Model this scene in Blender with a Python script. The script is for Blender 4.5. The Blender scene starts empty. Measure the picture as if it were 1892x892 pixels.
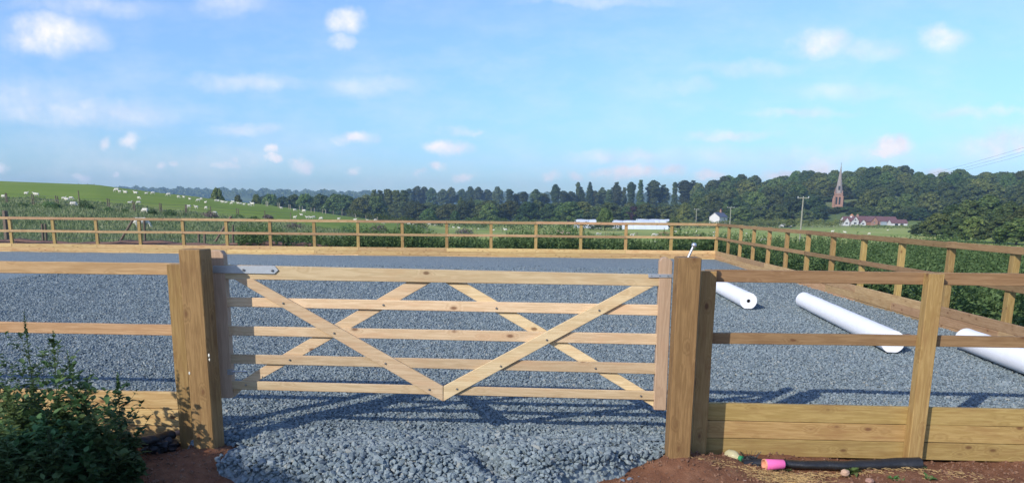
import bpy, bmesh, math, random
import numpy as np
from mathutils import Vector, Matrix, Euler, noise
R = math.radians
D = bpy.data
sc = bpy.context.scene
col = sc.collection
rnd = random.Random(7)
nr = np.random.RandomState(11)

# ------------------------------------------------------------------ camera
F, PY, TH, RO, EYE = 1413.2, 679.8, 0.2037, 0.0089, 1.86
_c, _s, _cr, _sr = math.cos(TH), math.sin(TH), math.cos(RO), math.sin(RO)
_r0, _d0, FW = Vector((1, 0, 0)), Vector((0, -_s, -_c)), Vector((0, _c, -_s))
RT = _r0 * _cr - _d0 * _sr
DN = _r0 * _sr + _d0 * _cr
cam_d = D.cameras.new('camera'); cam = D.objects.new('camera', cam_d); col.objects.link(cam)
m = Matrix((RT, -DN, -FW)).transposed().to_4x4(); m.translation = Vector((0, 0, EYE))
cam.matrix_world = m
cam_d.sensor_width = 36; cam_d.lens = F / 1892 * 36; cam_d.shift_y = (PY - 446) / 1892
cam_d.clip_start = 0.1; cam_d.clip_end = 20000
sc.camera = cam

def ray(px, py):
    return FW + RT * ((px - 946) / F) + DN * ((py - PY) / F)
def at(px, py, Y):            # point seen at photo pixel, at forward distance Y
    d = ray(px, py); return Vector((0, 0, EYE)) + d * (Y / d.y)
def onz(px, py, z):           # point seen at photo pixel, on level z
    d = ray(px, py); return Vector((0, 0, EYE)) + d * ((z - EYE) / d.z)
def onf(px, py, y0, sl):      # point seen at photo pixel, on upright plane y = y0 + sl*x
    d = ray(px, py); t = y0 / (d.y - sl * d.x); return Vector((0, 0, EYE)) + d * t

# ------------------------------------------------------------------ light
SUN_EL, SUN_AZ = R(29), R(222)      # azimuth clockwise from +y : behind and to the left
to_sun = Vector((math.sin(SUN_AZ) * math.cos(SUN_EL), math.cos(SUN_AZ) * math.cos(SUN_EL), math.sin(SUN_EL)))
sl = D.lights.new('sun', 'SUN'); sun = D.objects.new('sun', sl); col.objects.link(sun)
sl.energy = 3.6; sl.angle = R(0.53); sl.color = (1.0, 0.93, 0.82)
sun.rotation_euler = to_sun.to_track_quat('Z', 'Y').to_euler()

sc.view_settings.view_transform = 'Standard'; sc.view_settings.look = 'None'
sc.view_settings.exposure = 0.32; sc.view_settings.gamma = 1
sc.view_settings.use_curve_mapping = False

w = D.worlds.new('World'); sc.world = w; w.use_nodes = True
nt = w.node_tree; nt.nodes.clear()
def N(t, ty, **kw):
    n = t.nodes.new(ty)
    for k, v in kw.items():
        if k.startswith('i_'):
            n.inputs[int(k[2:]) if k[2:].isdigit() else k[2:].replace('_', ' ')].default_value = v
        else: setattr(n, k, v)
    return n
def L(t, a, b): t.links.new(a, b)
def mth(t, op, a, b=None, clamp=False):
    n = t.nodes.new('ShaderNodeMath'); n.operation = op; n.use_clamp = clamp
    for i, v in enumerate((a, b)):
        if v is None: continue
        if hasattr(v, 'links'): t.links.new(v, n.inputs[i])
        else: n.inputs[i].default_value = v
    return n.outputs[0]
SKY_STR = 0.15
sky = N(nt, 'ShaderNodeTexSky', sky_type='NISHITA', sun_disc=False, sun_elevation=SUN_EL, sun_rotation=SUN_AZ,
        altitude=0, air_density=1.0, dust_density=0.6, ozone_density=1.6)
tint = N(nt, 'ShaderNodeMix', data_type='RGBA', blend_type='MULTIPLY'); tint.inputs[0].default_value = 1
tint.inputs[7].default_value = (.95, 1.08, 1.34, 1)
L(nt, sky.outputs[0], tint.inputs[6])
tc = N(nt, 'ShaderNodeTexCoord'); sep = N(nt, 'ShaderNodeSeparateXYZ'); L(nt, tc.outputs['Generated'], sep.inputs[0])
ymax = mth(nt, 'MAXIMUM', sep.outputs[1], 0.05)
cu = mth(nt, 'DIVIDE', sep.outputs[0], ymax); cv = mth(nt, 'DIVIDE', sep.outputs[2], ymax)
comb = N(nt, 'ShaderNodeCombineXYZ'); L(nt, cu, comb.inputs[0]); L(nt, cv, comb.inputs[1])
nz = N(nt, 'ShaderNodeTexNoise', i_Scale=22.0, i_Detail=5.0, i_Roughness=0.6); L(nt, comb.outputs[0], nz.inputs['Vector'])
nz2 = N(nt, 'ShaderNodeTexNoise', i_Scale=9.0, i_Detail=8.0, i_Roughness=0.62)
mp = N(nt, 'ShaderNodeMapping'); mp.inputs['Scale'].default_value = (1, 2.4, 1); L(nt, comb.outputs[0], mp.inputs[0]); L(nt, mp.outputs[0], nz2.inputs['Vector'])
wsub = N(nt, 'ShaderNodeVectorMath', operation='SUBTRACT'); wsub.inputs[1].default_value = (.5, .5, .5); L(nt, nz.outputs['Color'], wsub.inputs[0])
wmul = N(nt, 'ShaderNodeVectorMath', operation='MULTIPLY_ADD'); wmul.inputs[1].default_value = (0.05, 0.03, 0); L(nt, wsub.outputs[0], wmul.inputs[0]); L(nt, comb.outputs[0], wmul.inputs[2])
fz = N(nt, 'ShaderNodeTexNoise', i_Scale=42.0, i_Detail=6.0, i_Roughness=0.52); L(nt, comb.outputs[0], fz.inputs['Vector'])
CL = [(100,62,105,46,.95),(60,80,75,30,.7),(140,75,80,28,.7),(638,40,48,30,.95),(634,76,34,16,.6),(1518,78,66,38,.8),(1600,92,95,28,.4),
 (1743,72,54,28,.75),(658,254,46,17,.95),(830,275,54,20,.95),(805,310,28,10,.8),(556,306,26,22,1.1),(505,284,17,13,.9),(512,298,19,10,.9),
 (190,261,20,17,.9),(245,263,30,14,.75),(415,308,38,12,.75),(428,296,18,10,.6),(293,305,11,11,.75),(318,304,20,11,.7),(145,330,19,11,.7),(213,316,10,9,.6),
 (5,312,20,12,.7),(1655,270,50,25,1.1),(1640,282,44,12,.9),(1170,320,70,19,1.1),(1240,314,36,20,.8),(1118,321,38,12,.8),(1515,308,58,26,.8),(1315,322,40,14,.9),
 (1440,320,46,14,.9),(1735,320,52,13,.9),(1565,328,30,12,.9),(655,317,22,11,.6),(858,328,30,10,.7),(1060,326,22,11,.8),(1018,328,22,11,.6),(770,318,16,8,.5),
 (1150,292,150,20,.55),(1350,248,110,14,.5),(460,152,150,22,.42),(150,207,290,36,.5),(40,185,190,60,.38),(1380,130,130,20,.36),
 (1850,268,110,36,.6),(1885,275,30,16,.7),(455,240,85,16,.45),(1480,207,130,12,.4),(1820,208,150,14,.4),(680,158,130,26,.3),
 (850,240,50,13,.45),(880,243,18,8,.45),(150,10,190,24,.36),(430,8,80,26,.42),(1270,160,60,20,.3),(1560,170,170,18,.22),(1500,290,420,28,.3),(300,300,420,40,.22),(1100,2,200,14,.3)]
acc = None
for (px, py, rx, ry, op) in CL:
    d = ray(px, py); u0, v0 = d.x / d.y, d.z / d.y
    sx, sy = F / rx, F / ry * 1.0
    n1 = N(nt, 'ShaderNodeVectorMath', operation='MULTIPLY_ADD'); n1.inputs[1].default_value = (sx, sy, 0); n1.inputs[2].default_value = (-u0 * sx, -v0 * sy, 0)
    L(nt, wmul.outputs[0], n1.inputs[0])
    n2 = N(nt, 'ShaderNodeVectorMath', operation='LENGTH'); L(nt, n1.outputs[0], n2.inputs[0])
    n3 = N(nt, 'ShaderNodeMapRange', i_From_Min=1.0, i_From_Max=0.15, i_To_Min=0.0, i_To_Max=op, interpolation_type='SMOOTHSTEP'); L(nt, n2.outputs['Value'], n3.inputs['Value'])
    acc = n3.outputs[0] if acc is None else mth(nt, 'MAXIMUM', acc, n3.outputs[0])
# soften the edges with fine noise, add very thin high cloud
fzr = N(nt, 'ShaderNodeMapRange', i_From_Min=0.3, i_From_Max=0.7, i_To_Min=0.5, i_To_Max=1.22); L(nt, fz.outputs[0], fzr.inputs['Value'])
body = mth(nt, 'MULTIPLY', acc, fzr.outputs[0])
thin = N(nt, 'ShaderNodeMapRange', i_From_Min=0.42, i_From_Max=0.8, i_To_Min=0.0, i_To_Max=0.42); L(nt, nz2.outputs[0], thin.inputs['Value'])
hz = N(nt, 'ShaderNodeMapRange', i_From_Min=0.28, i_From_Max=0.0, i_To_Min=0.35, i_To_Max=1.0); L(nt, cv, hz.inputs['Value'])
thin2 = mth(nt, 'MULTIPLY', thin.outputs[0], hz.outputs[0])
cden = mth(nt, 'ADD', body, thin2, clamp=True)
front = N(nt, 'ShaderNodeMapRange', i_From_Min=0.05, i_From_Max=0.2); L(nt, sep.outputs[1], front.inputs['Value'])
cden = mth(nt, 'MULTIPLY', cden, front.outputs[0], clamp=True)
elr = N(nt, 'ShaderNodeValToRGB'); ee = elr.color_ramp.elements
ee[0].position = 0.0; ee[0].color = (.58, .70, .76, 1); ee[1].position = 0.6; ee[1].color = (1.05, 1.0, 1.0, 1)
for p_, c_ in ((.08, (.60, .72, .80, 1)), (.2, (.74, .82, .88, 1)), (.36, (.98, .92, .94, 1))):
    e_ = ee.new(p_); e_.color = c_
L(nt, sep.outputs[2], elr.inputs[0])
tin2 = N(nt, 'ShaderNodeMix', data_type='RGBA', blend_type='MULTIPLY'); tin2.inputs[0].default_value = 1
L(nt, tint.outputs[2], tin2.inputs[6]); L(nt, elr.outputs[0], tin2.inputs[7])
cm = N(nt, 'ShaderNodeMix', data_type='RGBA'); L(nt, cden, cm.inputs[0]); L(nt, tin2.outputs[2], cm.inputs[6])
shade = N(nt, 'ShaderNodeMapRange', i_From_Min=0.35, i_From_Max=0.62); L(nt, nz.outputs[0], shade.inputs['Value'])
cc_ = N(nt, 'ShaderNodeMix', data_type='RGBA'); L(nt, shade.outputs[0], cc_.inputs[0]); cc_.inputs[6].default_value = (4.9, 5.1, 5.7, 1); cc_.inputs[7].default_value = (6.5, 6.2, 6.25, 1); L(nt, cc_.outputs[2], cm.inputs[7])
bg = N(nt, 'ShaderNodeBackground', i_Strength=SKY_STR); L(nt, cm.outputs[2], bg.inputs[0])
wo = N(nt, 'ShaderNodeOutputWorld'); L(nt, bg.outputs[0], wo.inputs[0])

# ------------------------------------------------------------------ object helpers
def tag(o, label=None, cat=None, group=None, kind=None):
    if label: o['label'] = label
    if cat: o['category'] = cat
    if group: o['group'] = group
    if kind: o['kind'] = kind
    return o
def thing(name, loc, label, cat, group=None, rz=0.0):
    o = D.objects.new(name, None); col.objects.link(o); o.location = loc; o.rotation_euler = (0, 0, rz); o.empty_display_size = .2
    return tag(o, label, cat, group)
def link(name, me, mat, parent=None, loc=None, M=None):
    o = D.objects.new(name, me); col.objects.link(o)
    if mat and not me.materials: me.materials.append(mat)
    if M is not None: o.matrix_world = M
    elif loc is not None: o.location = loc
    if parent:
        o.parent = parent
        o.matrix_parent_inverse = Matrix.Identity(4)
        if M is not None:
            pm = parent_mat(parent); o.matrix_local = pm.inverted() @ M
    return o
def parent_mat(o):
    m = Matrix.LocRotScale(o.location, o.rotation_euler if o.rotation_mode != 'QUATERNION' else o.rotation_quaternion, o.scale)
    return parent_mat(o.parent) @ m if o.parent else m
def npmesh(name, V, Fc, smooth=False):
    """V (n,3), Fc (k,m) equal-sized faces"""
    me = D.meshes.new(name); V = np.asarray(V, dtype=np.float32); Fc = np.asarray(Fc, dtype=np.int32)
    me.vertices.add(len(V)); me.vertices.foreach_set('co', V.ravel())
    k, mm = Fc.shape
    me.loops.add(k * mm); me.loops.foreach_set('vertex_index', Fc.ravel())
    me.polygons.add(k); me.polygons.foreach_set('loop_start', np.arange(0, k * mm, mm, dtype=np.int32))
    me.polygons.foreach_set('use_smooth', np.full(k, smooth))
    me.update(calc_edges=True); return me
def bm_mesh(bm, name, smooth=False):
    me = D.meshes.new(name); bmesh.ops.recalc_face_normals(bm, faces=bm.faces); bm.to_mesh(me); bm.free()
    if smooth:
        me.polygons.foreach_set('use_smooth', [True] * len(me.polygons)); me.set_sharp_from_angle(angle=R(38))
    return me
def copy_tree(o, parent=None, **kw):
    c = o.copy(); col.objects.link(c)
    if parent: c.parent = parent
    for ch in list(o.children): copy_tree(ch, c)
    return c

# ------------------------------------------------------------------ materials
def mat(name):
    m = D.materials.new(name); m.use_nodes = True
    t = m.node_tree; b = t.nodes['Principled BSDF']; return m, t, b
def ramp(t, fac, stops):
    r = t.nodes.new('ShaderNodeValToRGB'); e = r.color_ramp.elements
    e[0].position, e[0].color = stops[0][0], (*stops[0][1], 1); e[1].position, e[1].color = stops[-1][0], (*stops[-1][1], 1)
    for p, c in stops[1:-1]:
        x = e.new(p); x.color = (*c, 1)
    t.links.new(fac, r.inputs[0]); return r.outputs[0]
def mixc(t, fac, a, b, mode='MIX'):
    n = t.nodes.new('ShaderNodeMix'); n.data_type = 'RGBA'; n.blend_type = mode
    for i, v in ((0, fac), (6, a), (7, b)):
        if hasattr(v, 'links'): t.links.new(v, n.inputs[i])
        else: n.inputs[i].default_value = v if i == 0 else (*v, 1)
    return n.outputs[2]
def bump(t, b, h, strength, dist=0.01):
    n = t.nodes.new('ShaderNodeBump'); n.inputs['Strength'].default_value = strength; n.inputs['Distance'].default_value = dist
    t.links.new(h, n.inputs['Height']); t.links.new(n.outputs[0], b.inputs['Normal'])
def noise_n(t, vec, scale, detail=4, rough=.55, mapsc=None):
    if mapsc:
        mp = t.nodes.new('ShaderNodeMapping'); mp.inputs['Scale'].default_value = mapsc; t.links.new(vec, mp.inputs[0]); vec = mp.outputs[0]
    n = t.nodes.new('ShaderNodeTexNoise'); n.inputs['Scale'].default_value = scale; n.inputs['Detail'].default_value = detail; n.inputs['Roughness'].default_value = rough
    t.links.new(vec, n.inputs['Vector']); return n
def wood(name, base, light, dark, knot=(.13, .06, .025), knots=1.0, rough=.75):
    m, t, b = mat(name)
    tc = t.nodes.new('ShaderNodeTexCoord'); oi = t.nodes.new('ShaderNodeObjectInfo')
    off = t.nodes.new('ShaderNodeVectorMath'); off.operation = 'MULTIPLY_ADD'
    cb = t.nodes.new('ShaderNodeCombineXYZ'); 
    for i, k in enumerate((37., 11., 23.)): t.links.new(mth(t, 'MULTIPLY', oi.outputs['Random'], k), cb.inputs[i])
    va = t.nodes.new('ShaderNodeVectorMath'); va.operation = 'ADD'
    t.links.new(tc.outputs['Object'], va.inputs[0]); t.links.new(cb.outputs[0], va.inputs[1]); v = va.outputs[0]
    # knots: sparse voronoi cells on the face, with grain bending round them
    mpk = t.nodes.new('ShaderNodeMapping'); mpk.inputs['Scale'].default_value = (5.0, 8.0, 9.5); t.links.new(v, mpk.inputs[0])
    vo = t.nodes.new('ShaderNodeTexVoronoi'); vo.inputs['Scale'].default_value = 1.0; t.links.new(mpk.outputs[0], vo.inputs['Vector'])
    kd = vo.outputs['Distance']; sepc = t.nodes.new('ShaderNodeSeparateColor'); t.links.new(vo.outputs['Color'], sepc.inputs[0])
    has = mth(t, 'GREATER_THAN', sepc.outputs[0], 1 - .5 * knots)
    kr = t.nodes.new('ShaderNodeMapRange'); kr.inputs['From Min'].default_value = .17; kr.inputs['From Max'].default_value = .08; t.links.new(kd, kr.inputs[0])
    kmask = mth(t, 'MULTIPLY', kr.outputs[0], has)
    kw = t.nodes.new('ShaderNodeMapRange'); kw.inputs['From Min'].default_value = .42; kw.inputs['From Max'].default_value = .1; t.links.new(kd, kw.inputs[0])
    halo = mth(t, 'MULTIPLY', kw.outputs[0], has)
    g1 = noise_n(t, v, 1.0, 5, .6, (1.3, 12, 20))
    warp = mth(t, 'MULTIPLY', halo, .35)
    gsum = mth(t, 'ADD', g1.outputs[0], warp)
    rings = mth(t, 'FRACT', mth(t, 'MULTIPLY', gsum, 6.0))
    rg = mth(t, 'ABSOLUTE', mth(t, 'SUBTRACT', rings, .5))
    g2 = noise_n(t, v, 1.0, 4, .7, (4, 120, 260))
    c0 = mixc(t, mth(t, 'MULTIPLY', rg, 1.7, True), tuple(x_ * .84 for x_ in base), light)
    g3 = noise_n(t, v, 1.0, 4, .65, (.7, 25, 45)); g3r = t.nodes.new('ShaderNodeMapRange'); g3r.inputs['From Min'].default_value = .5; g3r.inputs['From Max'].default_value = .68; t.links.new(g3.outputs[0], g3r.inputs[0])
    c1 = mixc(t, mth(t, 'ADD', mth(t, 'MULTIPLY', g2.outputs[0], .40), mth(t, 'MULTIPLY', g3r.outputs[0], .35)), c0, dark)
    blot = noise_n(t, v, 1.0, 4, .6, (3.2, 9, 13))
    br = t.nodes.new('ShaderNodeMapRange'); br.inputs['From Min'].default_value = .5; br.inputs['From Max'].default_value = .75; br.inputs['To Max'].default_value = .85; t.links.new(blot.outputs[0], br.inputs[0])
    c2 = mixc(t, br.outputs[0], c1, tuple(d_ * 1.25 for d_ in dark))
    c3 = mixc(t, mth(t, 'MULTIPLY', halo, .35), c2, dark)
    c4 = mixc(t, mth(t, 'MULTIPLY', kmask, .8), c3, knot)
    hv = t.nodes.new('ShaderNodeHueSaturation'); t.links.new(c4, hv.inputs['Color'])
    rr = t.nodes.new('ShaderNodeMapRange'); rr.inputs['To Min'].default_value = .78; rr.inputs['To Max'].default_value = 1.16; t.links.new(oi.outputs['Random'], rr.inputs[0]); t.links.new(rr.outputs[0], hv.inputs['Value'])
    r2 = t.nodes.new('ShaderNodeMapRange'); r2.inputs['To Min'].default_value = .487; r2.inputs['To Max'].default_value = .505
    t.links.new(mth(t, 'FRACT', mth(t, 'MULTIPLY', oi.outputs['Random'], 7.3)), r2.inputs[0]); t.links.new(r2.outputs[0], hv.inputs['Hue'])
    t.links.new(hv.outputs[0], b.inputs['Base Color'])
    b.inputs['Roughness'].default_value = rough; b.inputs['Specular IOR Level'].default_value = .3
    hsum = mth(t, 'ADD', mth(t, 'MULTIPLY', g2.outputs[0], .6), mth(t, 'MULTIPLY', rg, .5))
    bump(t, b, hsum, .5, .003)
    return m
M_POST = wood('treated_timber_brown', (.27, .16, .062), (.35, .215, .09), (.13, .068, .026), knots=1.35)
M_FEN = wood('treated_timber_green', (.40, .27, .088), (.48, .34, .13), (.22, .13, .046), knots=1.2)
M_FENB = wood('pale_treated_timber', (.62, .43, .18), (.70, .52, .25), (.34, .19, .07), knots=1.1)
M_RAIL = wood('weathered_rail_timber', (.45, .29, .14), (.53, .36, .19), (.26, .15, .065))
M_RAILR = wood('brown_rail_timber', (.32, .205, .088), (.39, .262, .122), (.18, .108, .045))
M_GATE = wood('planed_pine', (.64, .485, .27), (.73, .58, .355), (.45, .30, .16), knots=.55, rough=.6)
M_GATE2 = wood('pink_planed_pine', (.47, .32, .21), (.54, .38, .26), (.36, .23, .15), knots=.35, rough=.65)
M_OLD = wood('old_grey_timber', (.16, .12, .09), (.22, .17, .12), (.08, .06, .045), knots=.3)
M_STAKE = wood('pale_stake_timber', (.46, .40, .32), (.52, .46, .37), (.3, .24, .18), knots=.2)

def simple(name, c, rough=.6, metal=0., spec=.4, nscale=None, namp=.25, bmp=0):
    m, t, b = mat(name); b.inputs['Roughness'].default_value = rough; b.inputs['Metallic'].default_value = metal; b.inputs['Specular IOR Level'].default_value = spec
    if nscale:
        tc = t.nodes.new('ShaderNodeTexCoord'); n = noise_n(t, tc.outputs['Object'], nscale, 6, .6)
        cc = mixc(t, n.outputs[0], tuple(x * (1 - namp) for x in c), tuple(min(1, x * (1 + namp)) for x in c)); t.links.new(cc, b.inputs['Base Color'])
        if bmp: bump(t, b, n.outputs[0], bmp, .01)
    else: b.inputs['Base Color'].default_value = (*c, 1)
    return m
M_GALV = simple('galvanised_steel', (.52, .56, .60), .42, .75, .5, 40, .18)
M_BOLT = simple('zinc_bolt', (.35, .34, .32), .35, .9)
M_WHITE = simple('white_geotextile', (.78, .78, .79), .9, 0, .15, 5, .06, .6)
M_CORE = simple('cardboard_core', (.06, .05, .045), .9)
M_BLK = simple('black_membrane', (.018, .019, .021), .42, 0, .5, 18, .4, .6)
M_PINK = simple('pink_plastic', (.85, .16, .42), .5, 0, .4, 30, .06)
M_PINKIN = simple('orange_rim', (.78, .36, .22), .6)
M_BLUE = simple('blue_twine', (.09, .22, .45), .6, 0, .4, 80, .3)
M_STRAW = simple('dry_straw', (.50, .34, .15), .8, 0, .3, 30, .35)
M_PAINT = simple('white_paint_splash', (.75, .73, .62), .6)
M_WOOL = simple('sheep_wool', (.60, .57, .49), .95, 0, .1, 14, .12, .4)
M_PINKWOOL = simple('raddle_marked_wool', (.62, .42, .36), .95, 0, .1, 10, .2)
M_DARKFACE = simple('dark_face', (.06, .05, .045), .9)
M_WIRE = simple('grey_wire', (.16, .17, .18), .5, .6)
M_BARK = simple('bark', (.10, .075, .05), .95, 0, .2, 6, .35, .5)

def foliage(name, a, b_, c, sat_noise=.0, trans=.25, scale=.25, rough=.6):
    """a dark, b_ mid, c light leaf colours; varied per leaf and by clump"""
    m, t, b = mat(name)
    g = t.nodes.new('ShaderNodeNewGeometry'); tc = t.nodes.new('ShaderNodeTexCoord'); oi = t.nodes.new('ShaderNodeObjectInfo')
    va = t.nodes.new('ShaderNodeVectorMath'); va.operation = 'ADD'
    cb = t.nodes.new('ShaderNodeCombineXYZ'); t.links.new(mth(t, 'MULTIPLY', oi.outputs['Random'], 91.), cb.inputs[0])
    t.links.new(tc.outputs['Object'], va.inputs[0]); t.links.new(cb.outputs[0], va.inputs[1])
    n = noise_n(t, va.outputs[0], scale, 3, .6)
    f = mth(t, 'ADD', mth(t, 'MULTIPLY', g.outputs['Random Per Island'], .45), mth(t, 'MULTIPLY', n.outputs[0], .75))
    cc = ramp(t, f, [(.25, a), (.55, b_), (.95, c)])
    hv = t.nodes.new('ShaderNodeHueSaturation'); t.links.new(cc, hv.inputs['Color'])
    r1 = t.nodes.new('ShaderNodeMapRange'); r1.inputs['To Min'].default_value = .62; r1.inputs['To Max'].default_value = 1.4; t.links.new(oi.outputs['Random'], r1.inputs[0]); t.links.new(r1.outputs[0], hv.inputs['Value'])
    r2 = t.nodes.new('ShaderNodeMapRange'); r2.inputs['To Min'].default_value = .47; r2.inputs['To Max'].default_value = .53
    t.links.new(mth(t, 'FRACT', mth(t, 'MULTIPLY', oi.outputs['Random'], 13.7)), r2.inputs[0]); t.links.new(r2.outputs[0], hv.inputs['Hue'])
    t.links.new(hv.outputs[0], b.inputs['Base Color']); b.inputs['Roughness'].default_value = rough; b.inputs['Specular IOR Level'].default_value = .25
    if trans:
        tr = t.nodes.new('ShaderNodeBsdfTranslucent'); t.links.new(hv.outputs[0], tr.inputs[0])
        mx = t.nodes.new('ShaderNodeMixShader'); mx.inputs[0].default_value = trans
        t.links.new(b.outputs[0], mx.inputs[1]); t.links.new(tr.outputs[0], mx.inputs[2]); t.links.new(mx.outputs[0], t.nodes['Material Output'].inputs[0])
    return m
M_LEAF = foliage('tree_leaves', (.035, .06, .018), (.11, .155, .038), (.22, .245, .075), scale=.22)
M_LEAFD = foliage('dark_tree_leaves', (.028, .052, .018), (.075, .112, .034), (.15, .18, .058), scale=.22)
M_LEAFL = foliage('bright_tree_leaves', (.05, .09, .02), (.085, .135, .035), (.14, .19, .05), scale=.2)
M_LEAFC = foliage('copper_leaves', (.03, .016, .022), (.05, .025, .03), (.075, .04, .04), scale=.2)
M_WEED = foliage('weed_leaves', (.04, .085, .03), (.085, .155, .05), (.16, .24, .09), scale=3, trans=.3)
M_BAND = foliage('tall_weed_leaves', (.05, .10, .034), (.09, .165, .055), (.16, .25, .095), scale=.6, trans=.3)
M_BAND2 = foliage('rough_verge_leaves', (.12, .16, .06), (.19, .235, .10), (.31, .31, .18), scale=.14, trans=.3)
M_THISTLE = foliage('thistle_heads', (.07, .06, .05), (.12, .10, .085), (.2, .16, .15), scale=1.0, trans=.1)

def gravel_mat(name, pebble=False):
    m, t, b = mat(name)
    g = t.nodes.new('ShaderNodeNewGeometry'); tc = t.nodes.new('ShaderNodeTexCoord')
    stops = [(0., (.095, .125, .14)), (.3, (.17, .215, .228)), (.65, (.215, .265, .275)), (.94, (.27, .315, .32)), (1., (.32, .32, .27))]
    if pebble:
        cc = ramp(t, g.outputs['Random Per Island'], stops)
        n = noise_n(t, tc.outputs['Object'], 90, 4, .6)
        cc = mixc(t, mth(t, 'MULTIPLY', n.outputs[0], .35), cc, (.13, .15, .18)); bump(t, b, n.outputs[0], .35, .003)
    else:
        vo = t.nodes.new('ShaderNodeTexVoronoi'); vo.inputs['Scale'].default_value = 24.; t.links.new(tc.outputs['Object'], vo.inputs['Vector'])
        sp = t.nodes.new('ShaderNodeSeparateColor'); t.links.new(vo.outputs['Color'], sp.inputs[0])
        cc = ramp(t, sp.outputs[0], stops)
        v2 = t.nodes.new('ShaderNodeTexVoronoi'); v2.inputs['Scale'].default_value = 11.; t.links.new(tc.outputs['Object'], v2.inputs['Vector'])
        sp2 = t.nodes.new('ShaderNodeSeparateColor'); t.links.new(v2.outputs['Color'], sp2.inputs[0])
        cc = mixc(t, .3, cc, ramp(t, sp2.outputs[1], stops))
        big = noise_n(t, tc.outputs['Object'], .5, 4, .6)
        cc = mixc(t, mth(t, 'ADD', mth(t, 'MULTIPLY', big.outputs[0], .3), .12), cc, (.27, .32, .335))
        h = mth(t, 'MULTIPLY', mth(t, 'SUBTRACT', 1., vo.outputs['Distance']), 1.)
        tilt = mth(t, 'MULTIPLY', sp.outputs[1], .8)
        bump(t, b, mth(t, 'ADD', h, tilt), 1.0, .025)
    t.links.new(cc, b.inputs['Base Color']); b.inputs['Roughness'].default_value = .85; b.inputs['Specular IOR Level'].default_value = .25
    return m
M_GRAV = gravel_mat('crushed_stone_surface'); M_STONE = gravel_mat('crushed_stone_pieces', True)

# ------------------------------------------------------------------ terrain
SL = -0.0444                       # slope of the front fence line
B_R = .0489; B_B = .035
COR = Vector((8.11, 30.88, 0)); dR = Vector((-math.sin(B_R), -math.cos(B_R), 0)); dB = Vector((-math.cos(B_B), math.sin(B_B), 0))
def sstep(a, b, x): t = np.clip((x - a) / (b - a), 0, 1); return t * t * (3 - 2 * t)
RX = np.array([-4000, 0, 180, 240, 300, 360, 400, 480, 560, 640, 700, 760, 860, 6000.])
RY = np.array([330, 345, 349, 355, 361, 366, 371, 378, 388, 400, 408, 416, 431, 431.])
def pxof(x, y): return 946 + x / np.maximum(y, 1) / _c * F       # photo column near the horizon
def hz_y(px): return 388 + .0089 * (px - 946)
def terr(x, y):
    x = np.asarray(x, float); y = np.asarray(y, float); px = pxof(x, y); px = np.where(y < 5, np.where(x < 0, -4000, 6000), np.clip(px, -4000, 6000))
    r = np.sqrt(x * x + y * y)
    # ridge of the sheep hill on the left, about 215 m off
    zr = EYE + (hz_y(px) - np.interp(px, RX, RY)) * 215 / F
    zr = np.maximum(zr, -4.6)
    left = np.clip((760 - px) / 500, 0, 1)
    z0 = -.35 - 1.2 * (1 - left)
    zm = z0 + (zr - z0) * sstep(45, 150, r) * .55 + (zr - z0) * sstep(110, 215, r) * .45
    zl = np.where(r < 215, zm, zr + (-6. - zr) * sstep(225, 380, r))
    zf = -.35 - 4.25 * sstep(38, 95, r)
    wgt = sstep(720, 860, px)
    z = zl * (1 - wgt) + zf * wgt
    far_l = sstep(520, 1250, r) * 13 + sstep(1500, 2600, r) * 38
    far_m = sstep(540, 720, r) * 8 + sstep(760, 960, r) * 5 + sstep(1500, 2600, r) * 36
    far_r = sstep(430, 780, r) * (24 + 3.5 * np.sin(px / 60.) + 2 * np.sin(px / 23.)) + 4.6 * sstep(430, 600, r) + sstep(900, 1500, r) * 6
    w1 = sstep(560, 700, px); w2 = sstep(1190, 1400, px)
    z = z + (far_l * (1 - w1) + far_m * w1) * (1 - w2) + far_r * w2
    # level ground round the arena
    near = sstep(36, 42, np.maximum(y, np.abs(x) * .9))
    z = -.11 * (1 - near) + z * near
    # right side: ground falls a little outside the right fence
    dx = x - (COR.x + (y - COR.y) * math.tan(B_R))
    z = z - .35 * sstep(.5, 2.5, dx) * (1 - near)
    return z
def mound(x, y):                      # small lumps in the bare soil and mounds at the gate posts
    z = .008 * np.sin(x * 31 + 4 * np.sin(y * 9)) * np.sin(y * 27 + 3 * np.sin(x * 8)) + .03 * np.sin(x * 3.1 + 1) * np.sin(y * 4.3) + .012 * np.sin(x * 11.3 + y * 3) * np.sin(y * 13.1 - x * 5)
    for (cx, cy, rr, hh) in ((1.34, 5.68, .28, .10), (-2.42, 5.84, .30, .1), (1.7, 5.75, .3, .05)):
        z = z + hh * np.exp(-((x - cx) ** 2 + (y - cy) ** 2) / rr ** 2)
    return z
rings = np.concatenate([np.arange(.5, 9, .09), np.arange(9, 42, .8), 42 * 1.035 ** np.arange(1, 135)])
ang_f = np.radians(np.arange(-60, 60, .35)); ang_b = np.radians(np.arange(60, 300, 4.))
ang = np.concatenate([ang_f, ang_b]); na = len(ang)
RRg, AAg = np.meshgrid(rings, ang, indexing='ij')
GX, GY = RRg * np.sin(AAg), RRg * np.cos(AAg)
GZ = terr(GX, GY)
GZ = GZ + mound(GX, GY) * (RRg < 8.9)
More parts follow.
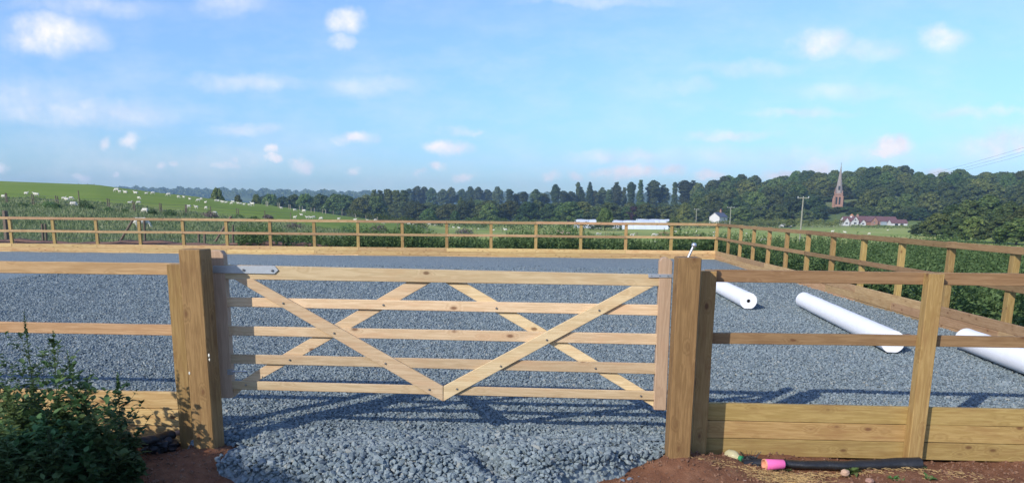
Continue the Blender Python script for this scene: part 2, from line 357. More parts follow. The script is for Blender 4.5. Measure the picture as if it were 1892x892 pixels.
# keep the soil under the arena sheet
inside = (GY > 6.16 + SL * GX) & (GX < COR.x + (GY - COR.y) * math.tan(B_R)) & (GY < 31.2 - .035 * (GX - 8))
GZ = np.where(inside, np.minimum(GZ, -.12), GZ)
V = np.stack([GX, GY, GZ], -1).reshape(-1, 3)
nrng = len(rings); i, j = np.meshgrid(np.arange(nrng - 1), np.arange(na), indexing='ij')
j2 = (j + 1) % na
Fc = np.stack([i * na + j, i * na + j2, (i + 1) * na + j2, (i + 1) * na + j], -1).reshape(-1, 4)[:, ::-1]
gm, t, b = mat('ground')
tc = t.nodes.new('ShaderNodeTexCoord'); P = tc.outputs['Object']
sp = t.nodes.new('ShaderNodeSeparateXYZ'); t.links.new(P, sp.inputs[0])
n1 = noise_n(t, P, .035, 5, .6); n2 = noise_n(t, P, .6, 6, .65); n3 = noise_n(t, P, 9, 6, .7); n4 = noise_n(t, P, 60, 5, .7)
grass = ramp(t, n1.outputs[0], [(.3, (.15, .22, .03)), (.5, (.20, .27, .042)), (.7, (.27, .31, .07))])
grass = mixc(t, mth(t, 'MULTIPLY', n2.outputs[0], .5), grass, (.10, .16, .04))
rlen = t.nodes.new('ShaderNodeVectorMath'); rlen.operation = 'LENGTH'; t.links.new(P, rlen.inputs[0]); RL = rlen.outputs['Value']
def mr(fac, a, b2, c=0., d=1.):
    n = t.nodes.new('ShaderNodeMapRange'); n.inputs['From Min'].default_value = a; n.inputs['From Max'].default_value = b2; n.inputs['To Min'].default_value = c; n.inputs['To Max'].default_value = d
    t.links.new(fac, n.inputs[0]); return n.outputs[0]
# valley meadow on the right is paler and drier
mead = ramp(t, n1.outputs[0], [(.35, (.22, .29, .06)), (.55, (.33, .36, .10)), (.7, (.40, .38, .14))])
mk = mth(t, 'MULTIPLY', mr(sp.outputs[2], -3.6, -4.4), mr(RL, 110, 190))
grass = mixc(t, mk, grass, mead)
# rough uncut strip at the foot of the sheep hill
rough_ = mth(t, 'MULTIPLY', mr(mth(t, 'ADD', RL, mth(t, 'MULTIPLY', n2.outputs[0], 20.)), 118, 96), 1.)
grass = mixc(t, mth(t, 'MULTIPLY', rough_, .8), grass, mixc(t, n3.outputs[0], (.045, .085, .03), (.11, .15, .06)))
# far woods and fields
farw = mr(RL, 380, 520)
fw = ramp(t, noise_n(t, P, .006, 3, .5).outputs[0], [(.0, (.03, .055, .02)), (.5, (.035, .06, .022)), (.56, (.14, .18, .06)), (1., (.2, .2, .09))])
grass = mixc(t, farw, grass, fw)
# red-brown soil near the arena
soil = ramp(t, n3.outputs[0], [(.25, (.13, .055, .03)), (.5, (.215, .10, .055)), (.75, (.31, .165, .095))])
soil = mixc(t, mth(t, 'MULTIPLY', n4.outputs[0], .5), soil, (.17, .08, .045))
edge = mth(t, 'ADD', RL, mth(t, 'MULTIPLY', n2.outputs[0], 6.))
yb = mth(t, 'ADD', sp.outputs[1], mth(t, 'MULTIPLY', n2.outputs[0], 2.5))
soilm = mth(t, 'MULTIPLY', mr(yb, 35.5, 34.2), mr(sp.outputs[0], 13., 11.5))
soilm = mth(t, 'MULTIPLY', soilm, mr(sp.outputs[1], -30, -20))
c = mixc(t, soilm, grass, soil)
t.links.new(c, b.inputs['Base Color']); b.inputs['Roughness'].default_value = .95; b.inputs['Specular IOR Level'].default_value = .1
bump(t, b, mth(t, 'ADD', mth(t, 'MULTIPLY', n3.outputs[0], .7), mth(t, 'MULTIPLY', n4.outputs[0], .3)), .9, .035)
tag(link('ground', npmesh('ground', V, Fc, True), gm), kind='structure')

# arena gravel sheet
def lx(y): return COR.x + (y - COR.y) * math.tan(B_R)
def frontY(x): return 6.14 + SL * x
A = [(-34, frontY(-34) + .0), (lx(frontY(6.9)), frontY(6.9)), (COR.x, COR.y), (COR.x + dB.x * 42, COR.y + dB.y * 42)]
# grid sheet with mild undulation
nu, nv = 220, 150
uu, vv = np.meshgrid(np.linspace(0, 1, nu), np.linspace(0, 1, nv) ** 1.6, indexing='ij')
p00, p10, p11, p01 = [np.array(p, float) for p in A]
Pxy = (p00 * (1 - uu[..., None]) + p10 * uu[..., None]) * (1 - vv[..., None]) + (p01 * (1 - uu[..., None]) + p11 * uu[..., None]) * vv[..., None]
def und(x, y): return .012 * np.sin(x * 1.3 + .4 * y) * np.sin(y * .9) + .006 * np.sin(x * 4.1) * np.sin(y * 3.3 + 1)
Zs = und(Pxy[..., 0], Pxy[..., 1])
V = np.concatenate([Pxy, Zs[..., None]], -1).reshape(-1, 3)
i, j = np.meshgrid(np.arange(nu - 1), np.arange(nv - 1), indexing='ij')
Fc = np.stack([i * nv + j, (i + 1) * nv + j, (i + 1) * nv + j + 1, i * nv + j + 1], -1).reshape(-1, 4)
tag(link('arena_surface', npmesh('arena_surface', V, Fc, True), M_GRAV), kind='structure')

# ------------------------------------------------------------------ stones
def heap_z(x, y):
    # gravel spilling out through the gateway, lumpy, thinning to its edge
    base = .02 + .12 * np.exp(-((x + 1.0) ** 2 / .9 + (y - 5.45) ** 2 / .12)) + .10 * np.exp(-((x - .35) ** 2 / .35 + (y - 5.5) ** 2 / .1)) \
        - .12 * np.exp(-((x + .22 - (5.5 - y) * .4) ** 2 / .012 + (y - 5.4) ** 2 / .12)) + .02 * np.sin(x * 7 + y * 3) * np.sin(y * 9)
    base = base - .02
    return base
def heap_w(x, y):                     # 1 inside the heap, 0 outside
    nx = x + .06 * np.sin(y * 17) + .05 * np.sin(y * 7 + 2)
    le = sstep(-2.30 + 1.7 * np.clip(5.50 - y, 0, 1) , -2.08 + 1.7 * np.clip(5.50 - y, 0, 1), nx)
    re = 1 - sstep(.98 - 1.25 * np.clip(5.75 - y, 0, 1.2), 1.2 - 1.25 * np.clip(5.75 - y, 0, 1.2), nx)
    inn = sstep(5.88, 5.98, y + .044 * x) * ((x > -2.7) & (x < 1.5))
    return np.maximum(le * re, inn)
def stones(n_, cx, cy, cz, size, squash, faces='box'):
    if faces == 'box':
        bv = np.array([[-1, -1, -1], [1, -1, -1], [1, 1, -1], [-1, 1, -1], [-1, -1, 1], [1, -1, 1], [1, 1, 1], [-1, 1, 1]], float) * .62
        bf = np.array([[0, 3, 2, 1], [4, 5, 6, 7], [0, 1, 5, 4], [1, 2, 6, 5], [2, 3, 7, 6], [3, 0, 4, 7]])
        v = bv[None] + nr.uniform(-.34, .34, (n_, 8, 3))
    else:
        ph = (1 + 5 ** .5) / 2
        bv = np.array([[-1, ph, 0], [1, ph, 0], [-1, -ph, 0], [1, -ph, 0], [0, -1, ph], [0, 1, ph], [0, -1, -ph], [0, 1, -ph], [ph, 0, -1], [ph, 0, 1], [-ph, 0, -1], [-ph, 0, 1]]) / 1.9
        bf = np.array([[0, 11, 5], [0, 5, 1], [0, 1, 7], [0, 7, 10], [0, 10, 11], [1, 5, 9], [5, 11, 4], [11, 10, 2], [10, 7, 6], [7, 1, 8], [3, 9, 4], [3, 4, 2], [3, 2, 6], [3, 6, 8], [3, 8, 9], [4, 9, 5], [2, 4, 11], [6, 2, 10], [8, 6, 7], [9, 8, 1]])
        v = bv[None] * nr.uniform(.6, 1.25, (n_, 12, 1)) + nr.uniform(-.12, .12, (n_, 12, 3))
    sc_ = size[:, None] * nr.uniform(.6, 1.2, (n_, 3)); sc_[:, 2] *= squash
    v = v * sc_[:, None, :] * .5
    a, b2, g2 = nr.uniform(0, 6.28, n_), nr.normal(0, .45, n_), nr.normal(0, .45, n_)
    ca, sa, cb2, sb2, cg, sg = np.cos(a), np.sin(a), np.cos(b2), np.sin(b2), np.cos(g2), np.sin(g2)
    x, y, z = v[..., 0], v[..., 1], v[..., 2]
    y, z = y * cb2[:, None] - z * sb2[:, None], y * sb2[:, None] + z * cb2[:, None]
    x, z = x * cg[:, None] + z * sg[:, None], -x * sg[:, None] + z * cg[:, None]
    x, y = x * ca[:, None] - y * sa[:, None], x * sa[:, None] + y * ca[:, None]
    V = np.stack([x + cx[:, None], y + cy[:, None], z + cz[:, None]], -1).reshape(-1, 3)
    Fq = (bf[None] + (np.arange(n_) * bv.shape[0])[:, None, None]).reshape(-1, bf.shape[1])
    return V, Fq
def cloud(n_, y0, y1, k0=-1., k1=1., density_bias=0):
    y = y0 + (y1 - y0) * nr.uniform(0, 1, n_); lim = (y * .98 + .4) * .70
    lo, hi = k0 * lim, k1 * lim
    return lo + (hi - lo) * nr.uniform(0, 1, n_), y
def jitter_grid(x0, x1, y0, y1, s):
    gx, gy = np.meshgrid(np.arange(x0, x1, s), np.arange(y0, y1, s)); gx = gx.ravel() + nr.uniform(-.5, .5, gx.size) * s; gy = gy.ravel() + nr.uniform(-.5, .5, gy.size) * s
    return gx, gy
# loose stones over the near part of the arena
VS, FS, off = [], [], 0
for (y0, y1, s, sz) in ((6.12, 8.2, .0265, .033), (8.2, 11.5, .031, .034), (11.5, 16.0, .040, .037), (16.0, 26.0, .062, .045)):
    gx, gy = jitter_grid(-13, 10, y0 - .4, y1, s)
    lim = (gy * .98 + .4) * .70
    ok = (np.abs(gx) < lim) & (gy > frontY(gx) + .03) & (gx < COR.x + (gy - COR.y) * math.tan(B_R) - .06) & (gy >= y0 - .4 + (y0 - .4 < 6.0) * 0)
    if y0 > 6.2: ok &= gy > y0
    if y0 > 15: ok &= nr.uniform(0, 1, gx.size) > (gy - 15) / 12
    gx, gy = gx[ok], gy[ok]; n_ = len(gx)
    size = sz * nr.uniform(.7, 1.35, n_); cz = und(gx, gy) + size * .12 + nr.uniform(0, .006, n_)
    if y0 < 7: cz = cz + heap_z(gx, gy) * (1 - sstep(6.2, 6.9, gy)) * heap_w(gx, np.full_like(gx, 5.9))
    Vv, Ff = stones(n_, gx, gy, cz, size, .62); VS.append(Vv); FS.append(Ff + off); off += len(Vv)
tag(link('gravel', npmesh('gravel', np.concatenate(VS), np.concatenate(FS)), M_STONE), 'blue-grey crushed stone spread loose over the riding arena behind the gate', 'gravel', kind='stuff')
# the heap in the gateway
VS, FS, off = [], [], 0
for lay in range(3):
    s = .03
    gx, gy = jitter_grid(-2.6, 1.4, 4.3, 6.3, s)
    wv = heap_w(gx, gy); ok = (nr.uniform(0, 1, gx.size) < wv ** (1.0 + lay)) & (gy < frontY(gx) + .12)
    gx, gy, wv = gx[ok], gy[ok], wv[ok]; n_ = len(gx)
    size = .046 * nr.uniform(.6, 1.4, n_)
    bz = -.11 + mound(gx, gy)
    top = bz + (np.maximum(heap_z(gx, gy), bz + .02) - bz) * wv ** .7
    cz = top - lay * .022 + nr.uniform(-.008, .012, n_)
    Vv, Ff = stones(n_, gx, gy, cz, size, .8, 'ico'); VS.append(Vv); FS.append(Ff + off); off += len(Vv)
# body under the loose layer so that no gap shows
tag(link('gravel_heap', npmesh('gravel_heap', np.concatenate(VS), np.concatenate(FS)), M_STONE), 'heap of blue-grey crushed stone spilling out under the gate onto red soil', 'gravel heap', kind='stuff')
gx, gy = np.meshgrid(np.arange(-2.7, 1.56, .04), np.arange(4.3, 6.42, .04), indexing='ij'); wv = heap_w(gx, gy)
bz = -.11 + mound(gx, gy); gz = bz - .03 + (np.maximum(heap_z(gx, gy), bz + .02) - bz) * wv ** .7 - .012
i, j = np.meshgrid(np.arange(gx.shape[0] - 1), np.arange(gx.shape[1] - 1), indexing='ij'); q = gx.shape[1]
Fc = np.stack([i * q + j, (i + 1) * q + j, (i + 1) * q + j + 1, i * q + j + 1], -1).reshape(-1, 4)
tag(link('gravel_bed', npmesh('gravel_bed', np.stack([gx, gy, gz], -1).reshape(-1, 3), Fc, True), M_GRAV), kind='structure')

# ------------------------------------------------------------------ timber
def board_mesh(Ln, Wd, Tk, bev=.003, seg=1, top_pts=None, wob=0.):
    """local X = length, Y = thickness, Z = width"""
    bm = bmesh.new(); bmesh.ops.create_cube(bm, size=1)
    for v in bm.verts: v.co = Vector((v.co.x * Ln, v.co.y * Tk, v.co.z * Wd))
    if bev: bmesh.ops.bevel(bm, geom=list(bm.edges), offset=bev, segments=seg, affect='EDGES', profile=.6)
    if Ln > .9:
        nc = int(min(14, Ln / .22)); r_ = random.Random(int(Ln * 977) + len(D.meshes)); a1, a2, a3, p1, p2 = r_.uniform(-.004, .004), r_.uniform(-.003, .003), r_.uniform(-.003, .003), r_.uniform(0, 6), r_.uniform(0, 6)
        for k in range(1, nc): bmesh.ops.bisect_plane(bm, geom=list(bm.verts) + list(bm.edges) + list(bm.faces), plane_co=(-Ln / 2 + Ln * k / nc, 0, 0), plane_no=(1, 0, 0))
        for v in bm.verts:
            u = v.co.x / Ln; arc = 1 - 4 * u * u
            v.co.z += a1 * arc + .0012 * math.sin(v.co.x * 9 + p1) * (1 if v.co.z > 0 else .4); v.co.y += a2 * arc + a3 * math.sin(u * 6 + p2) * .5
    return bm_mesh(bm, 'board')
def frame(xa, za):
    x = xa.normalized(); y = za.cross(x).normalized(); z = x.cross(y)
    return Matrix((x, y, z)).transposed()
def board(name, p0, p1, up, Wd, Tk, mt, parent, bev=.003, label=None):
    """board running p0->p1 (centre line), width along 'up'"""
    d = p1 - p0; Rm = frame(d, up)
    M = Rm.to_4x4(); M.translation = (p0 + p1) / 2
    o = link(name, board_mesh(d.length, Wd, Tk, bev), mt, parent, M=M)
    if label: o['label'] = label
    return o
def slab(name, pts, nrm, Tk, mt, parent, bev=.002, xdir=None):
    """flat polygon pts (front face outline) with thickness Tk away along -nrm.. local X along xdir"""
    c = sum(pts, Vector()) / len(pts); xd = (xdir or (pts[1] - pts[0])).normalized(); nn = nrm.normalized()
    y = -nn; z = xd.cross(y).normalized(); xd = y.cross(z).normalized()
    Rm = Matrix((xd, y, z)).transposed(); inv = Rm.transposed()
    bm = bmesh.new(); lo = [inv @ (p - c) for p in pts]
    a = [bm.verts.new((p.x, 0, p.z)) for p in lo]; b2 = [bm.verts.new((p.x, Tk, p.z)) for p in lo]
    bm.faces.new(a); bm.faces.new(b2[::-1])
    for k in range(len(a)): bm.faces.new((a[k], b2[k], b2[(k + 1) % len(a)], a[(k + 1) % len(a)]))
    bmesh.ops.recalc_face_normals(bm, faces=bm.faces)
    if bev: bmesh.ops.bevel(bm, geom=list(bm.edges), offset=bev, segments=1, affect='EDGES')
    M = Rm.to_4x4(); M.translation = c
    return link(name, bm_mesh(bm, name), mt, parent, M=M)
UP = Vector((0, 0, 1))
fd = Vector((1, SL, 0)).normalized()      # along the front line
fnrm = Vector((SL, -1, 0)).normalized()   # towards the camera
def tube(name, pts, r, mt, parent=None, n=8, cap=True, local=False, radii=None):
    bm = bmesh.new(); rings_ = []
    for k, p in enumerate(pts):
        d = (pts[min(k + 1, len(pts) - 1)] - pts[max(k - 1, 0)]).normalized(); a = d.orthogonal().normalized() if abs(d.z) > .9 else d.cross(UP).normalized(); b2 = d.cross(a)
        rr = radii[k] if radii else r
        rings_.append([bm.verts.new(p + (a * math.cos(2 * math.pi * q / n) + b2 * math.sin(2 * math.pi * q / n)) * rr) for q in range(n)])
    for k in range(len(rings_) - 1):
        for q in range(n): bm.faces.new((rings_[k][q], rings_[k][(q + 1) % n], rings_[k + 1][(q + 1) % n], rings_[k + 1][q]))
    if cap: bm.faces.new(rings_[0][::-1]); bm.faces.new(rings_[-1])
    me = bm_mesh(bm, name, True)
    return link(name, me, mt, parent, M=Matrix.Identity(4)) if parent and not local else link(name, me, mt, parent)

Z_RAIL, Z_KICK = EYE - .449, EYE - 1.521      # tops
Y_R = 6.104                                   # front face plane of front-fence rails
def onfront(px, off=0.):                      # x of a photo column on the front fence plane
    return onf(px, 620, Y_R + off, SL)

# gate posts
def gate_post(pxl, pxr, ytop, label, yfront, zbot):
    p = onf(pxl, ytop, yfront, SL); q = onf(pxr, ytop, yfront, SL)
    wd = (q - p).length; c = (p + q) / 2 - fnrm * .10; ht = p.z
    t_ = thing('gate_post', (c.x, c.y, zbot), label, 'gate post', 'thick square posts either side of the gate')
    board('shaft', Vector((c.x, c.y, zbot - .3)), Vector((c.x, c.y, ht)), fd, wd, .20, M_POST, t_, .006)
    return t_, c, ht, wd
gpl, cL, hL, wL = gate_post(329, 369, 461, 'thick brown timber gate post left of the gate, carrying its strap hinge', 5.70, -.02)
gpr, cR, hR, wR = gate_post(1254, 1297, 476, 'thick brown timber gate post right of the gate, steel eye bolt on its top', 5.68, -.02)
# eye bolt on top of the right post
b0 = Vector((cR.x - .0, cR.y, hR - .01)); b1 = b0 + Vector((.035, .0, .085))
bo = tube('eye_bolt', [b0, b0 + (b1 - b0) * .5, b1], .0095, M_GALV, gpr, 10)
bm = bmesh.new(); bmesh.ops.create_uvsphere(bm, u_segments=14, v_segments=10, radius=.019)
hd = link('bolt_head', bm_mesh(bm, 'bolt_head', True), M_GALV, bo, M=Matrix.Translation(b1 + Vector((.006, 0, .012))))
# white resin / paint chips on the left post
for (px, py, s_) in ((386, 656, .011), (387, 664, .009), (350, 689, .010)):
    p = onf(px, py, 5.698, SL); bm = bmesh.new(); bmesh.ops.create_icosphere(bm, subdivisions=2, radius=s_)
    for v in bm.verts: v.co = Vector((v.co.x * .6, v.co.y * .25, v.co.z * 1.3))
    link('bare_chip', bm_mesh(bm, 'chip', True), M_PAINT, gpl, M=Matrix.Translation(p))

# fences --------------------------------------------------------------
def fence(name, label, origin, d, inner, posts, rails, kicks, mt_post, mt_rail, mt_kick, pw=.115, pd=.095, ztop=Z_RAIL, post_top=0., group='post and rail fences round the arena', zb=-.4, lens=3.6, kz=None):
    """posts: distances along d; inner: unit vector to the arena side, the side rails and boards are nailed to."""
    t_ = thing(name, origin, label, 'fence', group)
    r_ = random.Random(len(label))
    for s_ in posts:
        lean = Vector((r_.uniform(-.012, .012), r_.uniform(-.012, .012), 0))
        p = origin + d * s_ - inner * (pd / 2 + .001)
        board('post', Vector((p.x, p.y, zb)), Vector((p.x, p.y, ztop + post_top)) + lean * .6, d, pw, pd, mt_post, t_, .004)
    a, b2 = min(rails[0]), max(rails[0])
    for zt, wd in rails[1]:
        s_ = a
        while s_ < b2 - .05:
            e_ = min(s_ + lens, b2)
            if b2 - e_ < .6: e_ = b2
            dz0 = r_.uniform(-.006, .006)
            p0 = origin + d * (s_ + .0015) + inner * .02; p1 = origin + d * (e_ - .0015) + inner * .02
            board('rail', p0 + UP * (zt - wd / 2 + dz0), p1 + UP * (zt - wd / 2 - dz0), UP, wd, .038, mt_rail, t_, .003)
            s_ = e_
    a, b2 = kicks[0]
    for kk, (zt, wd, th_) in enumerate(kicks[1]):
        s_ = a - (0 if kk % 2 == 0 else lens * .5)
        while s_ < b2 - .05:
            e_ = min(s_ + lens, b2); s0 = max(s_, a)
            if b2 - e_ < .6: e_ = b2
            if e_ - s0 > .1:
                dz0 = r_.uniform(-.003, .003)
                p0 = origin + d * (s0 + .0015) + inner * (.004 + th_ / 2); p1 = origin + d * (e_ - .0015) + inner * (.004 + th_ / 2)
                board('kickboard', p0 + UP * (zt - wd / 2 + dz0), p1 + UP * (zt - wd / 2 - dz0), UP, wd - .004, th_, mt_kick, t_, .004)
            s_ = e_
    return t_
kick3 = [(Z_KICK, .148, .045), (Z_KICK - .148, .148, .045), (Z_KICK - .296, .148, .045)]
midz_r = onf(1500, 617, Y_R, SL).z; midz_l = onf(170, 597, Y_R, SL).z
# front fence: rails are on the arena (far) side of the posts
innerF = -fnrm
xo = onfront(1320); oR = Vector((xo.x, Y_R + SL * xo.x, 0))
def sx(px, y=620): return (onf(px, y, Y_R - .1, SL) - oR).dot(fd)
s1 = sx(1719)
endx = (lx(5.8) - oR.x)
fence('arena_fence', 'post and rail fence with three kickboards running right from the gate, close to the camera', oR, fd, innerF,
      [sx(1302) + .012, s1, s1 + 1.82, s1 + 3.6], ((-.10, endx), [(Z_RAIL, .096), (midz_r, .088)]), ((-.10, endx), kick3), M_FEN, M_RAILR, M_FEN)
xl = onfront(331); oL = Vector((xl.x, Y_R + SL * xl.x, 0)); sL = (onf(330, 600, Y_R - .1, SL) - oL).dot(-fd) - .0
fence('arena_fence', 'post and rail fence running left from the gate, its kickboards half hidden by weeds', oL, -fd, innerF,
      [-.045, 1.80, 3.6, 5.4], ((-.10, 5.45), [(Z_RAIL, .096), (midz_l, .088)]), ((-.10, 5.45), kick3), M_FEN, M_RAIL, M_FENB)
# back fence
innerB = Vector((-math.sin(B_B), -math.cos(B_B), 0))
mz_b = at(900, 432.5, 31.5).z
fence('arena_fence', 'long pale post and rail fence across the far end of the arena', COR.copy(), dB, innerB,
      [1.8 * k for k in range(0, 20)], ((0, 34.4), [(Z_RAIL, .10), (mz_b, .095)]), ((0, 34.4), kick3), M_FEN, M_RAIL, M_FENB, pw=.12)
# right fence
innerR = Vector((-math.cos(B_R), math.sin(B_R), 0))
fence('arena_fence', 'brown post and rail fence running away along the right side of the arena', COR + dR * .05, dR, innerR,
      [1.8 * k for k in range(1, 15)], ((0, 25.1), [(Z_RAIL - .002, .10), (mz_b - .01, .095)]), ((0, 25.1), kick3), M_FEN, M_RAILR, M_RAIL, pw=.12)

# the gate ---------------------------------------------------------------
YG = 6.02                                    # front face of the gate rails
def G(px, py, off=0.): return onf(px, py, YG + off, SL * .9)
gn = Vector((SL * .9, -1, 0)).normalized()
gl = G(402, 735)
gate = thing('field_gate', (G(820, 735).x, G(820, 735).y, gl.z), 'five barred planed pine gate with crossed diagonal braces hung between two thick posts', 'gate')
def rail_q(name, x0, y0t, y0b, x1, y1t, y1b, off, tk, mt): 
    return slab(name, [G(x0, y0t, off), G(x1, y1t, off), G(x1, y1b, off), G(x0, y0b, off)], gn, tk, mt, gate, .004)
# stiles: shaped tops
slab('hanging_stile', [G(384, 466, -.006), G(389, 462, -.006), G(407, 463, -.006), G(413, 471, -.006), G(430, 735, -.006), G(404, 735, -.006)], gn, .075, M_GATE2, gate, .005, xdir=UP)
slab('closing_stile', [G(1219, 482, -.006), G(1224, 476, -.006), G(1231, 475, -.006), G(1241, 480, -.006), G(1243, 484, -.006), G(1231, 758, -.006), G(1208, 757, -.006)], gn, .075, M_GATE2, gate, .005, xdir=UP)
tr_ = rail_q('top_rail', 409, 489.5, 515.5, 1221, 507.5, 528.5, 0, .06, M_GATE)
for (a0, a1, b0_, b1_, xa, xb) in ((549, 566, 563, 583, 418, 1217), (602, 619, 616.5, 637, 421, 1215), (654, 671, 671, 691, 425, 1213), (703, 719, 722.5, 739, 428, 1211)):
    rail_q('rail', xa, a0, a1, xb, b0_, b1_, .003, .024, M_GATE)
# front braces (V) and rear braces
def brace(pts, off): return slab('brace', [G(x, y, off) for x, y in pts], gn, .022, M_GATE, gate, .003)
brace([(430, 514), (466, 515.2), (818.5, 713), (818.5, 741), (795, 729)], -.0215)
brace([(1208, 529), (1168, 528.3), (819.5, 713), (819.5, 741), (842, 728)], -.0215)
brace([(752, 520.5), (797, 521.5), (560, 656), (443, 722), (433, 733), (431, 712), (530, 650)], .0285)
brace([(822, 521.8), (862, 523.5), (1040, 628), (1208, 731), (1209, 752), (1010, 632)], .0285)
# galvanised strap hinge, latch, bolts
def bolt(px, py, off, parent, r=.0075, mt=M_BOLT):
    p = G(px, py, off); bm = bmesh.new(); bmesh.ops.create_cone(bm, segments=6, radius1=r * 1.15, radius2=r * 1.1, depth=.008, cap_ends=True)
    bmesh.ops.create_icosphere(bm, subdivisions=1, radius=r * .7, matrix=Matrix.Translation((0, 0, .005)))
    M = Vector(gn).to_track_quat('Z', 'Y').to_matrix().to_4x4(); M.translation = p
    return link('bolt', bm_mesh(bm, 'bolt'), mt, parent, M=M)
strap = slab('strap_hinge', [G(393, 491, -.012), G(507, 491, -.012), G(514, 499, -.012), G(507, 506, -.012), G(393, 504, -.012)], gn, .006, M_GALV, gate, .001)
for x_, y_ in ((450, 498.5), (503, 499.5)): bolt(x_, y_, -.016, strap, .010)
lat = slab('latch_plate', [G(1198, 506, -.012), G(1244, 506.5, -.012), G(1244, 513, -.012), G(1198, 512.5, -.012)], gn, .006, M_GALV, gate, .001)
for x_, y_ in ((1204, 509), (1219, 509.4), (1234, 509.7)): bolt(x_, y_, -.015, lat, .004)
hp = slab('hinge_plate', [G(420, 682, -.013), G(431, 682, -.013), G(431, 692, -.013), G(420, 692, -.013)], gn, .006, M_GALV, gate, .001)
tube('hinge_pin', [G(428, 686.5, -.03), G(442, 686, -.03), G(457, 685.5, -.03)], .006, M_GALV, hp, 8)
bm_ = tube('hinge_nut', [G(430, 686.5, -.03), G(434, 686.4, -.03)], .012, M_GALV, hp, 6)
for x_, y_, o_ in ((523, 560, -.026), (617, 615, -.026), (712, 671, -.026), (793, 719, -.026), (844, 718, -.026), (925, 676, -.026), (1010, 627.5, -.026), (1107, 573, -.026),
                 (708, 563, -.002), (535, 664.5, -.002), (454, 711, -.002), (917, 569, -.002), (1100, 680, -.002), (1184, 731, -.002)):
    bolt(x_, y_, o_, gate)

# ------------------------------------------------------------------ white rolls
def roll(name, p0, p1, r, label, droop=.0):
    """p0,p1: ground contact points of the two ends"""
    root = thing(name, p0, label, 'fabric roll', 'white geotextile rolls lying on the gravel', rz=math.atan2(p1.y - p0.y, p1.x - p0.x))
    Ln = (p1 - p0).length; bm = bmesh.new(); n = 48; segs = 14; R_ = []
    for k in range(segs + 1):
        x = Ln * k / segs; rr = r * (1 + .015 * math.sin(k * 1.9) + .01 * math.sin(k * 4.3)); ring = []
        for q in range(n):
            a = 2 * math.pi * q / n; z = r + rr * math.sin(a); y = rr * math.cos(a)
            z = max(z, .012) ; ring.append(bm.verts.new((x, y, z)))
        R_.append(ring)
    for k in range(segs):
        for q in range(n): bm.faces.new((R_[k][q], R_[k][(q + 1) % n], R_[k + 1][(q + 1) % n], R_[k + 1][q]))
    ri = .035
    for ring, x, sgn in ((R_[0], 0, 1), (R_[-1], Ln, -1)):
        inn = [bm.verts.new((x, ri * math.cos(2 * math.pi * q / n), r + ri * math.sin(2 * math.pi * q / n))) for q in range(n)]
        for q in range(n): bm.faces.new((ring[q], ring[(q + 1) % n], inn[(q + 1) % n], inn[q]))
    me = bm_mesh(bm, name, True)
    o = link('fabric', me, M_WHITE, root); 
    bm = bmesh.new(); inn = []
    for x in (.003, Ln - .003):
        for rr in (ri - .001, ri - .007): inn.append([bm.verts.new((x, rr * math.cos(2 * math.pi * q / 24), r + rr * math.sin(2 * math.pi * q / 24))) for q in range(24)])
    o0, i0, o1, i1 = inn
    for q in range(24):
        w_ = (q + 1) % 24
        bm.faces.new((o0[q], o0[w_], o1[w_], o1[q])); bm.faces.new((i0[q], i0[w_], i1[w_], i1[q])); bm.faces.new((o0[q], o0[w_], i0[w_], i0[q])); bm.faces.new((o1[q], o1[w_], i1[w_], i1[q]))
    link('core_tube', bm_mesh(bm, 'core'), M_CORE, root)
    return root
RZ = .02
roll('fabric_roll', onz(1382, 571, RZ), onz(1262, 505, RZ), .160, 'white fabric roll seen end-on with its hollow core, just right of the right gate post')
roll('fabric_roll', onz(1648, 652, RZ), onz(1484, 568, RZ), .152, 'white fabric roll lying whole in the middle, between the gate and the nearest fence post')
roll('fabric_roll', onz(1975, 722, RZ), onz(1782, 646, RZ), .150, 'white fabric roll at the right edge, cut off by the frame')

# ------------------------------------------------------------------ standing on the terrain
RS = 34 * 1.004 ** np.arange(1200)
def ong(px, py, rmin=0):
    """point of the terrain seen at a photo pixel (nearest beyond rmin); None if the ray misses"""
    d = ray(px, py); h = math.hypot(d.x, d.y); r_ = RS[RS > max(rmin, 34)]
    x, y, z = d.x / h * r_, d.y / h * r_, EYE + d.z / h * r_
    k = np.nonzero(z < terr(x, y))[0]
    if len(k) == 0: return None
    k = k[0]; return Vector((x[k], y[k], float(terr(x[k], y[k]))))
def atg(px, Y):
    """terrain point in the direction of photo column px at forward distance Y"""
    p = at(px, hz_y(px), Y); return Vector((p.x, Y, float(terr(p.x, Y))))

# ------------------------------------------------------------------ leaf clouds
def leafquads(C, Nn, size, aspect=.7, jit=.6):
    """diamond leaves at C (n,3) facing roughly Nn"""
    n = len(C); Nn = Nn + nr.normal(0, jit, (n, 3)); Nn /= np.linalg.norm(Nn, axis=1, keepdims=True) + 1e-9
    T = nr.normal(0, 1, (n, 3)); T -= (T * Nn).sum(1, keepdims=True) * Nn; T /= np.linalg.norm(T, axis=1, keepdims=True) + 1e-9
    B = np.cross(Nn, T); s = size[:, None] * .5
    bend = Nn * s * .25
    V = np.stack([C - T * s, C + B * s * aspect + bend, C + T * s, C - B * s * aspect + bend], 1).reshape(-1, 3)
    return V, np.arange(n * 4).reshape(n, 4)
def merge(parts):
    VS, FS, o = [], [], 0
    for v, f in parts: VS.append(v); FS.append(f + o); o += len(v)
    return np.concatenate(VS), np.concatenate(FS)
def sphere_dirs(n):
    v = nr.normal(0, 1, (n, 3)); return v / np.linalg.norm(v, axis=1, keepdims=True)
